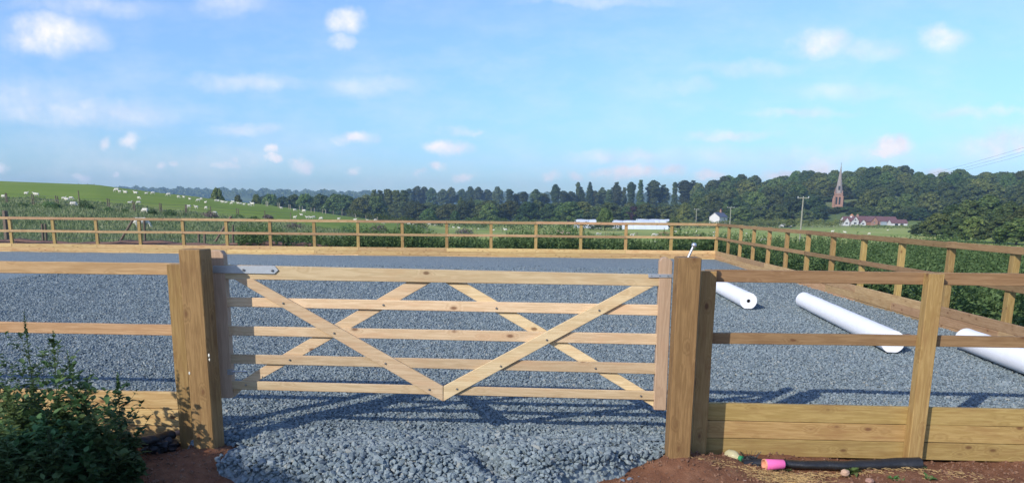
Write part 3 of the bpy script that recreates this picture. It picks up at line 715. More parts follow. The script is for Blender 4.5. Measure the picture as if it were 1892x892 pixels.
def quad_sphere(c, r):
    """low-poly lumpy core, quads"""
    nu, nv = 8, 5; u = np.linspace(0, 2 * np.pi, nu, endpoint=False); v = np.linspace(-1.35, 1.35, nv)
    U, Vv = np.meshgrid(u, v, indexing='ij'); rr = r * nr.uniform(.8, 1.05, U.shape)
    P = np.stack([np.cos(Vv) * np.cos(U) * rr, np.cos(Vv) * np.sin(U) * rr, np.sin(Vv) * rr * .9], -1).reshape(-1, 3) + c
    i, j = np.meshgrid(np.arange(nu), np.arange(nv - 1), indexing='ij')
    return P, np.stack([i * nv + j, ((i + 1) % nu) * nv + j, ((i + 1) % nu) * nv + j + 1, i * nv + j + 1], -1).reshape(-1, 4)
def crown_mesh(name, lobes, n_leaf, leaf, mt):
    """lobes: (x,y,z,r) in metres"""
    parts = []; tot = sum(l[3] ** 2 for l in lobes)
    for (x, y, z, r) in lobes:
        n = int(n_leaf * r * r / tot); d = sphere_dirs(n); d[:, 2] = np.where(d[:, 2] < -.4, -d[:, 2] * .6, d[:, 2])
        rad = r * nr.uniform(.72, 1.1, n) * (1 + .12 * np.sin(d[:, 0] * 5 + x) * np.sin(d[:, 1] * 5 + z * 2))
        C = np.array([x, y, z]) + d * rad[:, None]
        parts.append(leafquads(C, d + np.array([0, 0, .35]), leaf * nr.uniform(.6, 1.4, n), .75, .55))
        parts.append(quad_sphere(np.array([x, y, z]), r * .8))
    V, Fq = merge(parts); me = npmesh(name, V, Fq); me.materials.append(mt); return me
def lobes_round(w, h, base, n, seed):
    r_ = random.Random(seed); L_ = [(0, 0, base + (h - base) * .45, w * .33)]
    n *= 2
    for k in range(n):
        t_ = (k + .5) / n; zz = base + (h - base) * (.08 + .84 * t_); a = k * 2.4 + r_.uniform(-.5, .5)
        env = math.sin(math.pi * min(1, max(.1, .34 + .60 * t_))) ** .6 * w / 2 * r_.uniform(.85, 1.12); rr = w * r_.uniform(.09, .17)
        q_ = max(0, env - rr * .8); L_.append((math.cos(a) * q_, math.sin(a) * q_, zz, rr))
    L_.append((r_.uniform(-.06, .06) * w, 0, h - w * .16, w * .17)); return L_
def lobes_tall(w, h, base, n, seed):
    r_ = random.Random(seed); L_ = []
    for k in range(n):
        t_ = (k + .5) / n; zz = base + (h - base) * t_; a = r_.uniform(0, 6.28)
        env = w / 2 * (.82 + .18 * math.sin(t_ * 6 + seed)) * (1 if t_ < .7 else 1.15 - .75 * (t_ - .7) / .3)
        for q in range(4):
            rr = env * r_.uniform(.32, .6); a += 1.57 + r_.uniform(-.5, .5); e_ = (env - rr) * r_.uniform(.7, 1.15)
            L_.append((math.cos(a) * e_, math.sin(a) * e_, min(zz + r_.uniform(-1, 1), h - rr), rr))
        L_.append((0, 0, min(zz, h - env * .7), env * .7))
    return L_
def trunk_mesh(name, h, r, limbs, seed):
    r_ = random.Random(seed); bm = bmesh.new()
    def seg(pts, rad, n=7):
        rg = []
        for k, p in enumerate(pts):
            rg.append([bm.verts.new(p + Vector((math.cos(6.283 * q / n), math.sin(6.283 * q / n), 0)) * rad[k]) for q in range(n)])
        for k in range(len(rg) - 1):
            for q in range(n): bm.faces.new((rg[k][q], rg[k][(q + 1) % n], rg[k + 1][(q + 1) % n], rg[k + 1][q]))
    seg([Vector((0, 0, -.6)), Vector((0, 0, .3)), Vector((.1, 0, h * .4)), Vector((0, .1, h * .8))], [r * 1.4, r, r * .75, r * .3])
    for k in range(limbs):
        a = k * 2.4 + r_.uniform(-.3, .3); z0 = h * r_.uniform(.22, .5); ln = h * r_.uniform(.2, .32)
        seg([Vector((0, 0, z0)), Vector((math.cos(a) * ln * .5, math.sin(a) * ln * .5, z0 + ln * .5)), Vector((math.cos(a) * ln, math.sin(a) * ln, z0 + ln * .9))], [r * .4, r * .28, r * .12], 5)
    me = bm_mesh(bm, name, True); me.materials.append(M_BARK); return me
PROTO = {}
def proto(kind, k, me, tm, w, h): PROTO.setdefault(kind, []).append((me, tm, w, h))
TM_R = [trunk_mesh('trunk', 14, .35, 6, q) for q in range(2)]; TM_T = [trunk_mesh('trunk', 22, .4, 5, q + 5) for q in range(1)]
for k in range(4): proto('round', k, crown_mesh('crown', lobes_round(12, 14, .6, 15, k), 6000, .8, M_LEAF), TM_R[k % 2], 12, 14)
for k in range(3): proto('dark', k, crown_mesh('crown', lobes_round(11, 14, .2, 14, k + 20), 6000, .75, M_LEAFD), TM_R[k % 2], 11, 14)
for k in range(2): proto('bright', k, crown_mesh('crown', lobes_round(12, 13, 1.0, 14, k + 40), 6000, .75, M_LEAFL), TM_R[k % 2], 12, 13)
for k in range(6): proto('tall', k, crown_mesh('crown', lobes_tall(9, 22, 1, 8, k + 3), 6500, .75, M_LEAFD), TM_T[0], 9, 22)
proto('copper', 0, crown_mesh('crown', lobes_round(12, 12, .5, 14, 77), 4500, .5, M_LEAFC), TM_R[0], 12, 12)
tr = random.Random(5)
def tree(kind, p, h, wd, label, group=None, name=None, cat='tree'):
    me, tm, w0, h0 = tr.choice(PROTO[kind])
    root = thing(name or {'tall': 'tall_tree', 'copper': 'copper_beech'}.get(kind, 'broadleaf_tree'), p, label, cat, group, rz=tr.uniform(0, 6.28))
    k1, k2 = tr.uniform(.85, 1.2), tr.uniform(.85, 1.2); s_ = (wd / w0 * k1, wd / w0 * k2, h / h0)
    for nm, mm in (('crown', me), ('trunk', tm)):
        o = D.objects.new(nm, mm); col.objects.link(o); o.parent = root; o.scale = s_ if nm == 'crown' else (s_[0], s_[0], s_[2])
    return root
def tree_px(kind, px, ytop, wpx, Y, label, group=None, **kw):
    g_ = atg(px, Y); top = at(px, ytop, Y).z; h = max(3.0, top - g_.z)
    return tree(kind, g_, h, wpx * Y / F * 1.08, label, group, **kw)

# single trees that stand out
for a in (
 ('round', 403, 348, 21, 300, 'lone round tree breaking the skyline at the end of the sheep hill'),
 ('round', 440, 361, 20, 330, 'smaller round tree just right of the lone skyline tree behind the hill'),
 ('round', 474, 360, 22, 350, 'dark rounded tree behind the ridge fence, last before the far wood'),
 ('tall', 1026, 340, 22, 700, 'tall blocky parkland tree standing clear against the sky, nearest the middle of the photo'),
 ('tall', 1067, 336, 10, 705, 'slimmest tall parkland tree with a narrow pointed top'),
 ('tall', 1089, 336, 17, 700, 'tall parkland tree widening downwards, right of the slimmest one'),
 ('tall', 1182, 332, 18, 690, 'highest of the tall parkland trees left of the wooded hill'),
 ('bright', 1118, 385, 26, 262, 'bright green young tree standing in front of the white polytunnels'),
 ('bright', 1246, 400, 20, 285, 'bright green bushy tree at the right end of the polytunnels'),
 ('bright', 977, 373, 44, 440, 'broad light green willow in front of the dark parkland trees'),
 ('bright', 1041, 396, 11, 400, 'small yellow-green round tree left of the polytunnels'),
 ('copper', 1169, 381, 24, 440, 'dark purple copper beech behind the polytunnels'),
 ('round', 1266, 375, 27, 400, 'round green tree beside the short telegraph poles'),
 ('bright', 792, 386, 30, 420, 'light green low tree at the left end of the valley trees'),
 ('bright', 841, 390, 18, 415, 'light green narrow tree between two darker rounded trees'),
 ('round', 903, 376, 34, 430, 'broad dark green tree below the pale hill field'),
 ('round', 1462, 404, 17, 330, 'rounded bush tree beside the big telegraph pole by the lane'),
 ('bright', 1840, 318, 46, 700, 'highest pale green tree on the skyline near the right edge'),
 ('round', 1790, 325, 34, 740, 'rounded tree directly behind the brick house on the hilltop'),
 ('dark', 1821, 323, 22, 730, 'dark small rounded tree right of the brick house on the hilltop'),
 ('dark', 1712, 410, 42, 232, 'low dark tree ending the pale meadow on the right, leftmost of the big clump'),
): tree_px(a[0], a[1], a[2], a[3], a[4], a[5])
for px, yt, wd_ in ((852, 364, 15), (871, 364, 14)): tree_px('tall', px, yt, wd_, 470, 'one of a pair of tall grey-green willows in the valley', 'pair of tall willows')
for px, yt, wd_ in ((941, 349, 17), (968, 354, 15), (954, 358, 16), (990, 349, 19), (1003, 357, 20), (1054, 353, 16), (1073, 345, 15), (1112, 346, 19), (1125, 350, 18), (1138, 336, 16), (1152, 346, 10), (1165, 336, 15), (1205, 333, 22), (1224, 341, 20), (1245, 336, 12), (1263, 333, 22), (1278, 333, 18), (1040, 352, 16), (1098, 352, 14)):
    tree_px('tall', px, yt, wd_ * 1.22, 700 + tr.uniform(-25, 25), 'tall dark parkland tree in the line rising above the valley woods', 'tall parkland trees on the skyline')
for px, yt, wd_ in ((692, 350, 20), (703, 351, 20), (718, 349, 22), (733, 351, 22), (746, 351, 24)):
    tree_px('tall', px, yt, wd_ * 1.15, 520, 'tall dark tree in the block left of the valley trees', 'block of tall dark trees')
# fill of the woods
def fill(rows, kinds, label, group, hr=(11, 16), wr=(11, 15), ymin=None):
    for (Y, p0, p1, step_) in rows:
        px = p0 + tr.uniform(0, step_)
        while px < p1:
            Y2 = Y + tr.uniform(-18, 18); g_ = atg(px, Y2)
            tree(tr.choice(kinds), g_, tr.uniform(*hr), tr.uniform(*wr), label, group)
            px += step_ * tr.uniform(.75, 1.25)
# hillside wood on the right (church side left open)
def hillrow(Y, p0, p1, st, kinds, hr=(11, 16)):
    px = p0 + tr.uniform(0, st * .5)
    while px < p1:
        Y2 = Y + tr.uniform(-14, 14)
        if not ((1522 < px < 1574) and Y2 < 528) and not ((1545 < px < 1690) and Y2 < 428) and not (1766 < px < 1816 and 640 < Y2 < 700):
            g_ = atg(px, Y2); tree(tr.choice(kinds), g_, tr.uniform(*hr), tr.uniform(12, 17), 'broadleaf tree packed among others in the wood covering the hillside round the church', 'trees of the hillside wood')
        px += st * tr.uniform(.8, 1.2)
for Y, p0, p1, st, ks in ((455, 1290, 1960, 35, ('dark', 'round')), (505, 1285, 1960, 31, ('round', 'dark')), (550, 1285, 1950, 30, ('round', 'round', 'bright')), (600, 1280, 1950, 27, ('round', 'dark')),
                          (650, 1285, 1945, 25, ('round', 'dark', 'bright')), (705, 1290, 1940, 24, ('round', 'round', 'dark')), (765, 1275, 1940, 24, ('round', 'dark'))):
    hillrow(Y, p0, p1, st, ks)
for px, yt, Y in ((1577, 366, 545), (1590, 362, 552), (1518, 370, 540)): tree_px('round', px, yt, 34, Y, 'rounded tree standing close beside the church tower', 'trees beside the church tower')
for px, yt, Y in ((1549, 384, 485), (1534, 388, 478), (1563, 386, 482)): tree_px('round', px, yt, 26, Y, 'dark tree hiding the foot of the church tower', 'trees at the foot of the church')
for px, yt, Y in ((1516, 384, 452), (1582, 384, 455), (1590, 378, 458), (1608, 379, 452), (1625, 376, 460), (1645, 374, 455), (1662, 378, 448), (1680, 380, 440), (1700, 384, 430), (1505, 384, 440), (1488, 388, 432)):
    tree_px(tr.choice(('round', 'dark')), px, yt, 30, Y, 'green tree rising directly behind the farm buildings', 'trees behind the farm')
for px, yt, Y in ((1580, 371, 500), (1597, 373, 492), (1614, 371, 505), (1632, 368, 498), (1650, 370, 500), (1672, 367, 495), (1588, 392, 436), (1606, 391, 434), (1640, 390, 436), (1668, 391, 432)):
    tree_px(tr.choice(('round', 'dark')), px, yt, 32, Y, 'green tree on the slope between the farm and the church', 'trees on the slope above the farm')
fill([(425, 1290, 1440, 30)], ('dark', 'round'), 'dark tree at the foot of the wooded hill behind the white house', 'trees at the foot of the hill', (8, 12), (10, 13))
# valley wood, left and middle
fill([(470, 490, 700, 24), (560, 480, 700, 22)], ('dark', 'round'), 'dark tree in the wood behind the sheep hill', 'trees of the wood behind the sheep hill', (13, 17), (12, 16))
fill([(455, 755, 960, 34), (520, 750, 940, 32)], ('round', 'dark'), 'rounded green tree in the valley wood left of the polytunnels', 'trees of the valley wood', (9, 13), (12, 16))
fill([(880, 755, 935, 17)], ('dark',), 'blue-green tree in the row along the far hill crest', 'trees along the far hill crest', (17, 21), (12, 15))
fill([(560, 950, 1290, 26), (470, 985, 1290, 32), (430, 1010, 1300, 32)], ('round', 'dark'), 'rounded tree below the tall parkland trees', 'trees below the parkland trees', (8, 12), (12, 15))
for px, yt in ((52, 344), (70, 343), (86, 341), (101, 341), (118, 344), (131, 347), (290, 358), (322, 360), (340, 362), (372, 366), (388, 368)):
    tree_px('dark', px, yt, 26, 420, 'dark tree top showing over the crest of the sheep hill', 'tree tops over the hill crest')
for px, yt, wd_, Y in ((1735, 394, 48, 226), (1760, 379, 52, 226), (1790, 370, 58, 220), (1825, 362, 62, 225), (1865, 372, 62, 205), (1898, 378, 60, 192), (1770, 404, 50, 184), (1805, 400, 52, 180), (1845, 402, 56, 175), (1885, 404, 60, 168), (1935, 395, 70, 180), (1970, 380, 80, 212)):
    tree_px(tr.choice(('dark', 'round')), px, yt, wd_, Y, 'big dark tree in the clump filling the right edge', 'big dark trees at the right edge')
# bluish far ridge woods: one mass too far to count
def ridge(name, Y0, Y1, p0, p1, n, h, label, mt=M_LEAFD):
    px = nr.uniform(p0, p1, n); Y = nr.uniform(Y0, Y1, n); P = np.array([tuple(at(a, hz_y(a), b)) for a, b in zip(px, Y)])
    z = terr(P[:, 0], Y); C = np.stack([P[:, 0], Y, z + h * nr.uniform(0, 1, n) ** .6 * (1 + .3 * np.sin(px * .117) * np.sin(px * .043) + .25 * np.sin(px * .31 + 2 * np.sin(px * .07)))], -1)
    v, f = leafquads(C, np.tile([0, -.5, .6], (n, 1)), nr.uniform(5, 10, n), .8, .5)
    return tag(link(name, npmesh(name, v, f), mt), label, 'woodland', kind='stuff')
ridge('far_woodland', 1900, 2600, -100, 1350, 16000, 11, 'hazy blue woodland on the farthest ridge along the horizon')

# hedges
def hedge(px0, px1, Y0, Y1, h, dpt, label, mt=M_LEAFD, n=None, leaf=.34, group='field hedges'):
    a, b2 = atg(px0, Y0), atg(px1, Y1); Ln = (b2 - a).length; d = (b2 - a) / Ln; n = n or int(Ln * h * 42)
    t_ = nr.uniform(0, Ln, n); u = nr.uniform(-.5, .5, n) * dpt; hh = h * (1 + .18 * np.sin(t_ * .7) + .12 * np.sin(t_ * 1.9 + 1)); zz = hh * nr.uniform(0, 1, n) ** .55
    x = a.x + d.x * t_ - d.y * u; y = a.y + d.y * t_ + d.x * u; z = terr(x, y) + zz
    v, f = leafquads(np.stack([x - a.x, y - a.y, z - a.z], -1), np.tile([0, -.6, .6], (n, 1)), leaf * nr.uniform(.7, 1.5, n), .75, .6)
    return tag(link('hedge', npmesh('hedge', v, f), mt, loc=a), label, 'hedge', group)
hedge(860, 1065, 262, 262, 3.4, 3, 'long dark hedge across the far side of the meadow, left of the polytunnels')
hedge(1065, 1150, 256, 256, 2.4, 2.5, 'low dark hedge in front of the left polytunnels')
hedge(1235, 1440, 300, 330, 2.6, 4, 'dark hedge below the white house')
hedge(1395, 1560, 350, 350, 3.0, 3, 'green hedge left of the white farmhouse', M_LEAF)
hedge(1575, 1760, 345, 330, 1.2, 2, 'low green hedge in front of the brick barns', M_LEAF)
hedge(640, 790, 230, 225, 1.6, 3, 'low hedge where the sheep hill runs down to the valley')
hedge(700, 900, 300, 290, 2.6, 3, 'dark hedge at the foot of the valley wood')

# ------------------------------------------------------------------ rough vegetation outside the arena
def herb(n_pl, xy, h, leaf, per, zf=None, spread=.16, spire=.0):
    """upright leafy herbs: leaves spiralled up a stem"""
    x, y = xy; zb = terr(x, y) if zf is None else zf
    k = np.repeat(np.arange(n_pl), per); t_ = nr.uniform(0.02, 1, len(k)); H = h[k]
    sp = spread * (1.15 - t_) * nr.uniform(.3, 1, len(k)); a = nr.uniform(0, 6.28, len(k)); lean = nr.normal(0, .08, (n_pl, 2))[k]
    C = np.stack([x[k] + np.cos(a) * sp + lean[:, 0] * t_ * H, y[k] + np.sin(a) * sp + lean[:, 1] * t_ * H, zb[k] + t_ * H], -1)
    Nn = np.stack([np.cos(a) * .5, np.sin(a) * .5, np.full_like(a, .9)], -1)
    return leafquads(C, Nn, leaf * (1.25 - .65 * t_) * nr.uniform(.6, 1.4, len(k)), .55, .45)
def strip(n, p0, d, n0, L0, L1, o0, o1):
    t_ = nr.uniform(L0, L1, n); o_ = nr.uniform(o0, o1, n)
    return p0.x + d.x * t_ - n0.x * o_, p0.y + d.y * t_ - n0.y * o_
# along the right fence
x, y = strip(5200, COR, dR, innerR, -8, 25, .45, 13)
keep = ~((np.abs(x - at(1672, 540, 11.5).x) < .8) & (np.abs(y - 11.5) < 1.3)) & (y > 7.5)
x, y = x[keep], y[keep]; near_ = 1.
hh = (1.18 + .16 * np.sin(x * 1.3) * np.sin(y * .9) + .1 * np.sin(y * 2.9 + x)) * nr.uniform(.78, 1.12, len(x))
off_ = x - (COR.x + (y - COR.y) * math.tan(B_R)); hh *= .62 + .38 * sstep(.4, 1.8, off_)
tag(link('nettle_bed', npmesh('nettle_bed', *herb(len(x), (x, y), hh, .115, 46)), M_BAND), 'dense bed of tall green nettles and weeds outside the right-hand fence', 'weeds', kind='stuff')
# behind the back fence
x, y = strip(3000, COR, dB, innerB, -.5, 24, .5, 5.5)
pxx = pxof(x, y); ok = (pxx > 430)
x, y = x[ok], y[ok]; hh = (1.0 + .22 * np.sin(x * .9) + .15 * np.sin(x * 2.7 + 1)) * nr.uniform(.6, 1.1, len(x))
tag(link('weed_bank', npmesh('weed_bank', *herb(len(x), (x, y), hh, .13, 34)), M_BAND), 'bank of dark weeds growing just behind the far fence', 'weeds', kind='stuff')
# rough grass and thistles behind, up to the foot of the hill
def grass_patch(name, n, p0, p1, Y0, Y1, h, wd_, label, mt):
    Y = Y0 + (Y1 - Y0) * nr.uniform(0, 1, n) ** 1.3; px = nr.uniform(p0, p1, n); Y = np.where((px < 345) & (Y < 38.5), Y + 4, Y); x = (px - 946) / F * Y * _c
    clump = .55 + .7 * np.clip(np.sin(x * .8 + 1.3 * np.sin(Y * .31)) * np.sin(Y * .53 + x * .2), 0, 1) + .15 * np.sin(x * 3.1)
    H = h * clump * nr.uniform(.5, 1.2, n); z = terr(x, Y); a = nr.uniform(0, 6.28, n); w_ = wd_ * nr.uniform(.6, 1.4, n) * (Y / 45)
    tx, ty = np.cos(a) * w_, np.sin(a) * w_; lx_, ly_ = nr.normal(0, .3, n) * H, nr.normal(0, .3, n) * H
    V = np.stack([np.stack([x - tx, Y - ty, z], -1), np.stack([x + tx, Y + ty, z], -1), np.stack([x + tx * .5 + lx_ * .6, Y + ty * .5 + ly_ * .6, z + H * .7], -1), np.stack([x - tx * .2 + lx_, Y - ty * .2 + ly_, z + H], -1)], 1).reshape(-1, 3)
    return tag(link(name, npmesh(name, V, np.arange(n * 4).reshape(n, 4)), mt), label, 'grass', kind='stuff')
grass_patch('rough_grass', 80000, -60, 980, 36, 98, .42, .028, 'rough uncut grass between the far fence and the grazed hill', M_BAND2)
grass_patch('meadow_grass', 40000, 780, 1500, 40, 110, .5, .03, 'long grass in the hollow behind the far fence', M_BAND2)
# thistle and dock clumps: each can be told apart
for k, (px, py, wpx, hpx, mt) in enumerate(((92, 383, 26, 12, 0), (155, 387, 20, 20, 0), (165, 388, 16, 12, 0), (106, 385, 14, 10, 0), (200, 391, 18, 9, 0), (232, 393, 12, 7, 0), (282, 397, 18, 10, 0), (315, 400, 26, 14, 0),
       (388, 402, 30, 14, 1), (440, 404, 24, 10, 0), (470, 408, 20, 10, 0), (495, 404, 20, 8, 1), (545, 425, 40, 16, 1), (640, 432, 34, 24, 0), (690, 436, 40, 18, 1), (700, 428, 34, 16, 1), (752, 428, 34, 18, 0), (858, 432, 34, 12, 1), (40, 382, 24, 8, 0), (10, 384, 20, 8, 0))):
    g_ = ong(px, py) or atg(px, 100); Y = g_.y; sc_ = Y / F; n = 420
    d_ = sphere_dirs(n); C = d_ * np.array([wpx * sc_ * .5, wpx * sc_ * .5, hpx * sc_ * .5]) * nr.uniform(.5, 1.1, (n, 1)); C[:, 2] = np.abs(C[:, 2]) * 1.6
    v, f = leafquads(C, d_ + [0, 0, .4], nr.uniform(.6, 1.4, n) * .0021 * Y, .5, .6)
    col_ = ('brownish', 'dark green')[mt == 0]
    tag(link('thistle_clump', npmesh('thistle_clump', v, f), (M_WEED, M_THISTLE)[mt], loc=g_), 'clump of %s thistles and docks in the rough grass below the hill' % col_, 'thistles', '%s thistle clumps' % col_)
g_ = ong(1228, 438); n = 600; d_ = sphere_dirs(n); C = d_ * np.array([2.2, 1.2, 1.1]) * nr.uniform(.6, 1.1, (n, 1)); C[:, 2] = np.abs(C[:, 2]) * 1.3
v, f = leafquads(C, d_, nr.uniform(.15, .35, n), .5, .6); tag(link('brown_bush', npmesh('brown_bush', v, f), simple('dry_stems', (.30, .17, .10), .9), loc=g_), 'dry reddish-brown bush in the meadow near the grazing sheep', 'bush')
# soil heap outside the right fence
c_ = at(1672, 552, 11.5); bm = bmesh.new(); bmesh.ops.create_icosphere(bm, subdivisions=4, radius=1)
for v_ in bm.verts:
    p = v_.co; k = 1 + .18 * noise.noise(p * 2.3) + .07 * noise.noise(p * 7); v_.co = Vector((p.x * .62 * k, p.y * .9 * k, max(p.z, -.3) * .44 * k))
sm, t, b = mat('red_soil'); tcs = t.nodes.new('ShaderNodeTexCoord'); nn = noise_n(t, tcs.outputs['Object'], 9, 6, .7); t.links.new(ramp(t, nn.outputs[0], [(.3, (.14, .065, .04)), (.7, (.27, .15, .09))]), b.inputs['Base Color']); b.inputs['Roughness'].default_value = .95; bump(t, b, nn.outputs[0], .8, .04)
tag(link('soil_heap', bm_mesh(bm, 'soil_heap', True), sm, loc=Vector((c_.x, c_.y, -.38))), kind='structure')
# bare strip of soil behind the far fence, left
bm = bmesh.new(); pts_ = []
for k in range(60):
    x = 1.5 - 28 + k * .36; 
    yb_ = COR.y + (COR.x - x) * math.tan(B_B); pts_.append((x, yb_))
rows_ = []
for (o_, z_) in ((.2, .1), (.7, .52), (1.3, .60), (2.0, .45), (3.2, -.2)):
    rows_.append([bm.verts.new((x, y + o_, z_ * (.88 + .10 * math.sin(x * 1.1) + .05 * math.sin(x * 4.1)) * min(1, max(0, (-4 - x) / 4)) - .12)) for x, y in pts_])
for a in range(len(rows_) - 1):
    for q in range(len(pts_) - 1): bm.faces.new((rows_[a][q], rows_[a][q + 1], rows_[a + 1][q + 1], rows_[a + 1][q]))
tag(link('soil_bank', bm_mesh(bm, 'soil_bank', True), sm), kind='structure')

# ------------------------------------------------------------------ field fences
def stake(p, h, r, mt, parent, lean=0.):
    bm = bmesh.new(); bmesh.ops.create_cone(bm, segments=7, radius1=r, radius2=r * .9, depth=h + .3, cap_ends=True, matrix=Matrix.Translation((0, 0, (h + .3) / 2 - .3)))
    M = Matrix.Translation(p) @ Euler((lean * .6, lean, 0)).to_matrix().to_4x4()
    return link('post', bm_mesh(bm, 'post', True), mt, parent, M=M)
def wires(pts, hs, r, parent, name='wire'):
    for h_ in hs: 
        tube(name, [p + UP * h_ for p in pts], r, M_WIRE, parent, 4)
def field_fence(pp, label, h=1.15, r=.05, mt=M_OLD, hs=(.35, .7, 1.05), Y=None, rmin=0):
    pts = []
    for q in pp:
        g_ = ong(q[0], q[1], rmin) if Y is None else atg(q[0], Y)
        if g_ is None: g_ = atg(q[0], 215)
        pts.append(g_)
    t_ = thing('wire_fence', pts[0], label, 'wire fence', 'wire fences in the fields')
    for p, q in zip(pts, pp): stake(p, q[2] if len(q) > 2 else h, r, mt, t_, tr.uniform(-.06, .06))
    wires(pts, hs, .006 + .00006 * pts[0].y, t_)
    return t_
field_fence([(12, 376), (14.5, 377), (60, 378), (63, 379), (105, 381), (108.5, 382), (148, 386, 1.9), (200, 386), (203, 387), (247, 391), (250, 392), (296, 394), (299, 395), (343, 396), (346, 397), (390, 399), (438, 402), (441, 403), (490, 406), (538, 408)],
            'double line of dark posts with wire along the foot of the grazed hill', 1.15, .06)
field_fence([(46, 346.5), (70, 347), (92, 347.5), (113, 348), (131, 349), (149, 350), (166, 351), (178, 352)], 'line of small dark posts on the skyline of the sheep hill', 1.3, .06, Y=210)
field_fence([(492, 381), (495, 381.5), (514, 384), (517, 384.5), (534, 386.5), (537, 387), (554, 389), (559, 390), (575, 392), (581, 393), (596, 394.5), (602, 395.5), (616, 397), (632, 399, 1.8), (657, 403), (676, 404.5), (697, 408)],
            'line of pale wooden posts running down the ridge of the sheep hill', 1.1, .07, M_STAKE)
field_fence([(735, 424), (755, 424), (780, 425), (790, 431, 1.4), (875, 428), (881, 428), (928, 430, 1.5), (978, 433), (981, 433), (1020, 434), (1024, 434), (1078, 436), (1119, 437), (1123, 437), (1178, 438), (1176, 438), (1286, 441), (1292, 441), (1420, 446), (1426, 446)],
            'line of old posts with wire crossing the hollow in front of the meadow', 1.2, .06)
field_fence([(1380, 424), (1400, 424), (1420, 424), (1440, 424), (1470, 423), (1500, 422.5), (1540, 422), (1580, 421.5), (1620, 421), (1660, 421)], 'thin wire fence along the far edge of the pale meadow', 1.3, .05, M_STAKE)
# old dark strainer posts behind the far fence
t_ = thing('old_fence', atg(250, 37), 'old dark strainer posts with slanting braces just behind the far fence', 'old fence')
for px in (5, 72, 78, 262, 362, 373, 426, 452, 785):
    g_ = atg(px, 37); hh_ = {5: 1.75, 426: 1.45, 262: 1.35, 785: 1.1}.get(px, 1.15); stake(g_, hh_ - (.25 if px > 300 else 0), .06 if px > 5 else .13, M_OLD, t_, .06)
def brace_(pa, pb, Y):
    tube('brace', [at(pa[0], pa[1], Y), at(pb[0], pb[1], Y)], .055, M_OLD, t_, 6)
brace_((248, 402), (222, 446), 37); brace_((427, 400), (398, 446), 37)
wires([atg(px, 37.2) for px in (-40, 100, 250, 400, 550, 700, 850, 1000, 1150, 1300)], (.5, .9), .006, t_)

# ------------------------------------------------------------------ sheep
def sheep_mesh(name, pose):
    bm = bmesh.new()
    def ell(c, r, rot=0.):
        M = Matrix.Translation(c) @ Euler((0, rot, 0)).to_matrix().to_4x4() @ Matrix.Diagonal((*r, 1))
        bmesh.ops.create_icosphere(bm, subdivisions=3, radius=1, matrix=M)
    lie = pose == 'lying'; zb = .30 if lie else .62
    ell((0, 0, zb), (.48, .25, .27)); ell((.25, 0, zb + .02), (.27, .24, .26)); ell((-.28, 0, zb + .01), (.26, .25, .27)); ell((-.5, 0, zb - .05), (.06, .05, .14), .2)
    if pose == 'grazing': ell((.52, 0, zb - .12), (.22, .11, .12), .8); ell((.68, 0, .22), (.15, .075, .085), 1.1); ell((.62, .1, .32), (.04, .07, .03)); ell((.62, -.1, .32), (.04, .07, .03))
    else: ell((.48, 0, zb + .2), (.2, .11, .12), -.9); ell((.64, 0, zb + .38), (.15, .075, .085), .35); ell((.55, .12, zb + .42), (.03, .07, .03)); ell((.55, -.12, zb + .42), (.03, .07, .03))
    if lie:
        for sx_, sy_ in ((.3, .18), (.32, -.18), (-.3, .2), (-.3, -.2)): ell((sx_, sy_, .09), (.2, .06, .07))
    else:
        for sx_, sy_ in ((.3, .12), (.26, -.12), (-.34, .13), (-.3, -.13)): ell((sx_, sy_, .42), (.08, .07, .16)); ell((sx_, sy_, .2), (.035, .035, .21)); ell((sx_ + .01, sy_, .03), (.05, .04, .035))
    me = bm_mesh(bm, name); o = D.objects.new('tmp', me); col.objects.link(o)
    md = o.modifiers.new('r', 'REMESH'); md.mode = 'VOXEL'; md.voxel_size = .022
    m2 = o.modifiers.new('s', 'SMOOTH'); m2.iterations = 3
    dg = bpy.context.evaluated_depsgraph_get(); ev = D.meshes.new_from_object(o.evaluated_get(dg)); D.objects.remove(o); D.meshes.remove(me)
    ev.name = name; ev.polygons.foreach_set('use_smooth', [True] * len(ev.polygons)); ev.materials.clear(); ev.materials.append(M_WOOL); return ev
SH = {p: sheep_mesh('sheep', p) for p in ('grazing', 'standing', 'lying')}
SHP = {p: SH[p].copy() for p in SH}
for p in SHP: SHP[p].materials.clear(); SHP[p].materials.append(M_PINKWOOL)
